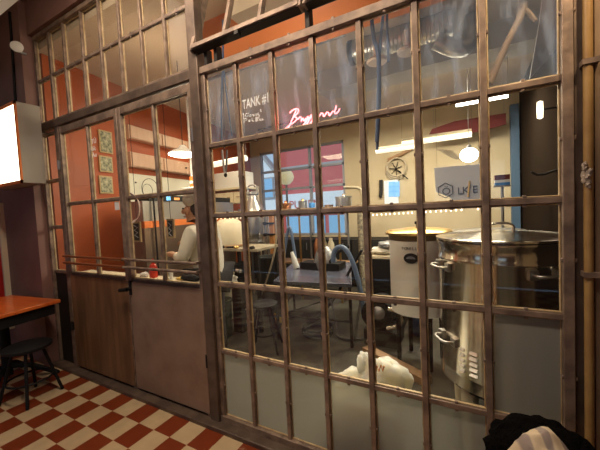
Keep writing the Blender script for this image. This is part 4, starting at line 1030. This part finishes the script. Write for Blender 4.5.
# fluorescent batten lights
def batten(label, a_, b_, Y, r_, mt, hang_=True):
    q0, q1 = at(*a_, Y), at(*b_, Y); q1.z = q0.z
    l_ = thing('strip_light', label, 'lamp', (q0 + q1) / 2)
    m = MB(); m.tube([q0, q1], r_, 12); m.build('tube', M[mt], l_)
    m = MB(); c_ = (q0 + q1) / 2; m.obox(c_ + Vector((0, 0, r_ + .015)), ((q1 - q0).length, .06, .03), Matrix.Rotation(math.atan2((q1 - q0).y, (q1 - q0).x), 3, 'Z')); m.build('batten', M['cream'], l_)
    if hang_:
        m = MB()
        for q_ in (q0, q1): m.tube([q_ + Vector((0, 0, r_)), (q_.x, q_.y, CEIL)], .0015, 6)
        m.build('hanger', M['dark'], l_)
    return (q0 + q1) / 2
batten('cream strip light hung in front of the rear wall, lower left of two', (376, 152), (414, 153), 3.2, .03, 'tubeglow')
batten('cream strip light hung in front of the rear wall, upper right of two', (402, 144), (472, 148), 2.9, .035, 'tubeglow')
c_ = batten('bright white strip light hung high near the right panes', (456, 105), (508, 93), 2.4, .022, 'lampglow')
# pendant bulb
q = at(469, 155, 2.7)
l = thing('pendant_lamp', 'bright globe pendant lamp above the pale reflection board', 'lamp', q)
m = MB(); m.blob(q, (.10, .10, .085), 0, 1, 1, 24, 16); m.build('globe', M['lampglow'], l)
m = MB(); m.tube([q + Vector((0, 0, .08)), (q.x, q.y, CEIL)], .003, 6); m.lathe([(.03, .075), (.02, .12), (.001, .12)], q, 12); m.build('cord', M['dsteel'], l)
m = MB(); m.prism([at(437, 149, 2.6), at(452, 150, 2.6), at(462, 160, 2.6), at(452, 158, 2.6)], (0, .03, 0)); 
tag(m.build('paper_flag', M['cream']), 'cream paper flag beside the globe pendant lamp', 'paper')

# reflected window with hexagon and letters, built as a pale board
p0 = at(434, 168, 2.35); p1 = at(481, 207, 2.35)
sg = thing('sign_reflection', 'pale board with hexagon and large dark letters, standing in for a window reflection', 'sign', ((p0.x + p1.x) / 2, 2.36, p1.z))
m = MB(); m.prism([at(434, 168, 2.35), at(481, 164, 2.35), at(482, 208, 2.35), at(458, 206, 2.35), at(449, 197, 2.35), at(436, 192, 2.35)], (0, .03, 0)); m.build('board', M['sign'], sg)
m = MB(); hx = at(445.5, 190.5, 2.335)
m.tube([hx + Vector((math.cos(PI / 6 + i * PI / 3) * .085, 0, math.sin(PI / 6 + i * PI / 3) * .085)) for i in range(6)], .006, 6, closed=True); m.build('hexagon', M['ink'], sg)
for ch, px, py in (('Ö', 441.8, 195), ('L', 457.2, 194.5), ('K', 462.0, 194), ('E', 472.2, 193)):
    tm = text_mesh(ch, .115, at(px, py, 2.335), (1, 0, .02), (0, 0, 1), .002); tm.build('lettering', M['ink'], sg)
m = MB(); m.tube([at(468.2, 197, 2.33), at(469.6, 181, 2.33)], .011, 8); m.build('yellow_brush', M['yellow'], sg)
m = MB()
for q_ in (at(437, 168, 2.37), at(479, 165, 2.37)): m.tube([q_, (q_.x, q_.y, CEIL)], .0015, 6)
m.build('hanger', M['dark'], sg)
# red white blue reflection, built as a small box on an added stand
q = at(502, 180, 2.55); b = thing('carton', 'small red white and blue box standing in for a reflection, right of the lettered board', 'box', (q.x, 2.55, q.z - .06))
m = MB(); m.box(q.x - .07, q.x + .07, 2.50, 2.60, q.z + .0, q.z + .055); m.build('red_band', M['redawning'], b)
m = MB(); m.box(q.x - .07, q.x + .07, 2.50, 2.60, q.z - .03, q.z); m.build('white_band', M['white'], b)
m = MB(); m.box(q.x - .07, q.x + .07, 2.50, 2.60, q.z - .06, q.z - .03); m.build('blue_band', M['bluecan'], b)
m = MB(); m.tube([(q.x, 2.55, q.z - .075), (q.x, 2.55, 0)], .015, 8); m.lathe([(.10, 0), (.10, .02)], (q.x, 2.55, 0), 20); m.box(q.x - .08, q.x + .08, 2.49, 2.61, q.z - .075, q.z - .06)
tag(m.build('reflection_stand', M['dsteel']), 'slim steel stand added under the small reflection box', 'stand')
# red awning reflection, built as a slanted cloth
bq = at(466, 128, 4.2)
bn_ = thing('awning_reflection', 'red slanted cloth standing in for a reflected awning under the brewery ceiling', 'awning_reflection', bq)
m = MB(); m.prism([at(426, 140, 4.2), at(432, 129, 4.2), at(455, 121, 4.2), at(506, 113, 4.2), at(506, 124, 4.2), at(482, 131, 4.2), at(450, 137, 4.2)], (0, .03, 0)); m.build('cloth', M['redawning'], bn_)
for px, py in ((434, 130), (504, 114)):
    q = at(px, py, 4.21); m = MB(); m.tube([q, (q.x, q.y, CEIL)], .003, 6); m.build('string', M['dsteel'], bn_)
# fairy lights
fl = []
def fairy(xs, y0, y1, Y, grp, side):
    q0, q1 = at(xs[0], y0, Y), at(xs[-1], y1, Y)
    w_ = thing('light_string', 'wire of small warm fairy lights strung behind the %s panes' % side, 'lights', (q0 + q1) / 2)
    m = MB(); m.tube([q0 + Vector((0, 0, .022)), q1 + Vector((0, 0, .022))], .004, 6); m.build('wire', M['dark'], w_)
    for x in xs:
        t_ = (x - xs[0]) / (xs[-1] - xs[0]); q = at(x, y0 + (y1 - y0) * t_, Y)
        m = MB(); m.blob(q, (.0065, .0065, .009), 0, 1, 1, 8, 6); m.build('bulb', M['bulbglow'], w_)
fairy([217, 221, 225, 229, 233, 237, 241, 246], 218.5, 217.5, 1.35, 'a', 'left')
fairy([373, 377, 381.5, 386, 390, 394.5, 399, 403.5, 408, 412, 426, 430.5, 436, 441, 446, 451, 456, 461.5, 478], 215, 209, 1.1, 'b', 'right')

# ducts and ceiling fittings
q0 = at(352, 53, 1.75); q1 = at(452, 17, 1.75); q1.z = q0.z
du = thing('ventilation_duct', 'shiny round ventilation duct running under the brewery ceiling', 'duct', (q0 + q1) / 2)
prof = []
Ld = (q1 - q0).length; n_ = 26
for i in range(n_ + 1):
    z = Ld * i / n_; prof += [(.115, z), (.121, z + .006), (.115, z + .012)]
m = MB(); m.lathe(prof, q0, 40, axis=(q1 - q0)); m.build('duct_run', M['brushed'], du)
m = MB(); m.lathe([(.001, -.005), (.115, -.01), (.125, -.02), (.13, 0), (.125, .03)], q0, 40, axis=(q1 - q0)); m.build('end_collar', M['dark'], du)
m = MB()
for t_ in (.15, .8): 
    c_ = q0.lerp(q1, t_); m.tube([c_ + Vector((0, 0, .11)), (c_.x, c_.y, 3.06 if c_.y < 1.3 else CEIL)], .006, 6)
m.build('hanger', M['dsteel'], du)
q = at(452, 50, 1.7)
m = MB(); m.tube(smooth([q + Vector((-.13, -.05, .10)), q + Vector((.02, 0, .0)), q + Vector((.14, .1, .02)), Vector((q.x + .18, q.y + .2, CEIL - .01))], 2), .075, 24)
tag(m.build('flexible_duct', M['brushed']), 'short bent silver duct piece right of the long duct', 'duct')
for px, py, lab in ((377, 63, 'round pale ceiling vent disc behind the blue straps'), (408, 53, 'round pale ceiling vent disc right of the blue straps')):
    q = at(px, py, 1.35); b = thing('vent_disc', lab, 'vent', q, group='round vent discs')
    m = MB(); m.lathe([(.001, 0), (.085, 0), (.095, .015), (.085, .03), (.03, .06), (.03, 3.04 - q.z)], q, 32); m.build('disc', mat('vent_cream', (.62, .48, .38), .6), b)
m = MB(); q0 = at(232, 72, 1.45); q1 = at(345, 42, 1.45); q1.z = q0.z; m.tube([q0 + Vector((-.4, 0, 0)), q1], .022, 10)
m.tube([q1, (q1.x, q1.y, CEIL)], .01, 6); m.tube([q0, (q0.x, q0.y, CEIL)], .01, 6)
tag(m.build('ceiling_pipe', M['dsteel']), 'thin grey pipe under the ceiling left of the duct', 'pipe')
# branch in the top right pane
br = thing('branch', 'forked pale wooden branch leaning behind the top right pane', 'branch', at(490, 82, .08))
m = MB(); m.tube([at(489, 84, .06), at(497, 66, .07), at(507, 43, .08), at(519, 20, .09), at(523, 8, .10), at(525, -8, .12), at(526, -30, .2)], [.017, .015, .013, .014, .019, .018, .016], 10); m.build('stem', M['branch'], br)
m = MB(); m.tube([at(523, 9, .10), at(530, 14, .095), at(536, 21, .09)], [.014, .011, .008], 8); m.build('fork', M['branch'], br)
m = MB(); m.prism([at(530, 78, .25), at(556, 48, .25), at(562, 20, .25), at(562, -30, .25), at(545, -30, .25), at(540, 20, .25)], (0, .03, 0))
tag(m.build('board', mat('mauve_board', (.16, .10, .09), .6)), 'dull brown board leaning behind the branch in the top right pane', 'board')
# bulb on dark side wall, added for the bright spot of a reflected lamp
q = at(540, 110, 1.9); b = thing('reflected_lamp', 'small bright bulb added on the dark side wall at right for a reflected lamp', 'lamp', (.74, q.y, q.z))
m = MB(); m.lathe([(.001, -.08), (.022, -.07), (.025, 0), (.022, .07), (.001, .08)], q, 16); m.build('bulb', mat('reflected_glow', (1, .95, .85), .5, emit=(1, .85, .6), estr=3.5), b)
m = MB(); m.tube([(.74, q.y, q.z), q], .008, 6); m.build('arm', M['blacksteel'], b)
m = MB(); q = at(532, 172, 2.2); m.tube([at(531, 172, 2.2), at(537, 175, 2.2), at(545, 174, 2.2), (.74, 2.2, q.z)], .012, 8)
tag(m.build('wall_hook', M['blacksteel']), 'black hook on the dark side wall at right', 'hook')
# ================================================================== LIGHT
def area(loc, size, power, c, rot=(0, 0, 0), sy=None):
    ld = bpy.data.lights.new('area', 'AREA'); ld.energy = power; ld.color = c; ld.size = size
    if sy: ld.shape = 'RECTANGLE'; ld.size_y = sy
    o = bpy.data.objects.new('area_light', ld); col.objects.link(o); o.location = loc; o.rotation_euler = rot; return o
def point(loc, power, c, r_=.05):
    ld = bpy.data.lights.new('point', 'POINT'); ld.energy = power; ld.color = c; ld.shadow_soft_size = r_
    o = bpy.data.objects.new('point_light', ld); col.objects.link(o); o.location = loc; return o
def spot(loc, tgt, power, c, ang=70, blend=.6, r_=.08):
    ld = bpy.data.lights.new('spot', 'SPOT'); ld.energy = power; ld.color = c; ld.spot_size = math.radians(ang); ld.spot_blend = blend; ld.shadow_soft_size = r_
    o = bpy.data.objects.new('spot_light', ld); col.objects.link(o); o.location = loc
    o.rotation_euler = (Vector(tgt) - Vector(loc)).to_track_quat('-Z', 'Y').to_euler(); return o
WARM = (1, .72, .42); NEUT = (1, .88, .68)
# brewery
area((-1.1, 3.0, 3.0), 2.2, 85, NEUT, sy=.5)
area((-.1, 3.0, 2.9), 1.0, 50, NEUT, sy=.3)
area((-3.3, 2.3, 3.0), .8, 22, (1, .80, .55), sy=.8)
point(at(183, 158, .95) + Vector((0, 0, -.12)), 16, (1, .85, .6), .1)
point((-2.7, .55, 2.75), 11, (1, .75, .5), .15)
point((-1.2, 1.0, 2.45), 11, NEUT, .12)  # point fill added to brighten the orange soffit
spot(tuple(at(377, 63, 1.35) + Vector((0, 0, -.03))), (-.25, 1.2, .9), 75, NEUT, 50, .8)  # spot added under the vent disc to brighten kettle and tank
spot(tuple(at(408, 53, 1.35) + Vector((0, 0, -.03))), (-.52, .20, .3), 130, NEUT, 27, .8)  # spot added under the vent disc to brighten the bag
point(tuple(at(300, 116, .11)), 1.6, (1, .15, .12), .05)
# pub
spot((.80, -.9, 3.3), (.36, 0, 2.4), 150, WARM, 40, 1)
spot((-1.0, -1.6, 3.5), (-1.2, -.45, 0), 60, (1, .74, .45), 44, 1)
area((-1.2, -.95, 3.66), 2.6, 72, (1, .80, .60), (math.radians(22), 0, 0), sy=.2)  # unseen overhead fill added to brighten the partition bars
spot((-4.25, -.5, 2.9), (-4.1, -.45, .75), 40, (1, .55, .25), 30)
# street daylight
sd = bpy.data.lights.new('sun', 'SUN'); sd.energy = 2.4; sd.angle = .02; sd.color = (1, .97, .92)
so = bpy.data.objects.new('sun', sd); col.objects.link(so); so.rotation_euler = Vector((.25, 1, -.9)).to_track_quat('-Z', 'Y').to_euler()
wd_ = bpy.data.worlds.new('world'); sc.world = wd_; wd_.use_nodes = True
wd_.node_tree.nodes['Background'].inputs[0].default_value = (.55, .72, 1, 1); wd_.node_tree.nodes['Background'].inputs[1].default_value = .8

sc.view_settings.view_transform = 'Standard'; sc.view_settings.look = 'None'
sc.view_settings.exposure = 0; sc.view_settings.gamma = 1; sc.view_settings.use_curve_mapping = False
sc.cycles.transparent_max_bounces = 32; sc.cycles.max_bounces = 10; sc.cycles.sample_clamp_indirect = 6
sc.cycles.use_denoising = True
sc.cycles.caustics_reflective = False; sc.cycles.caustics_refractive = False
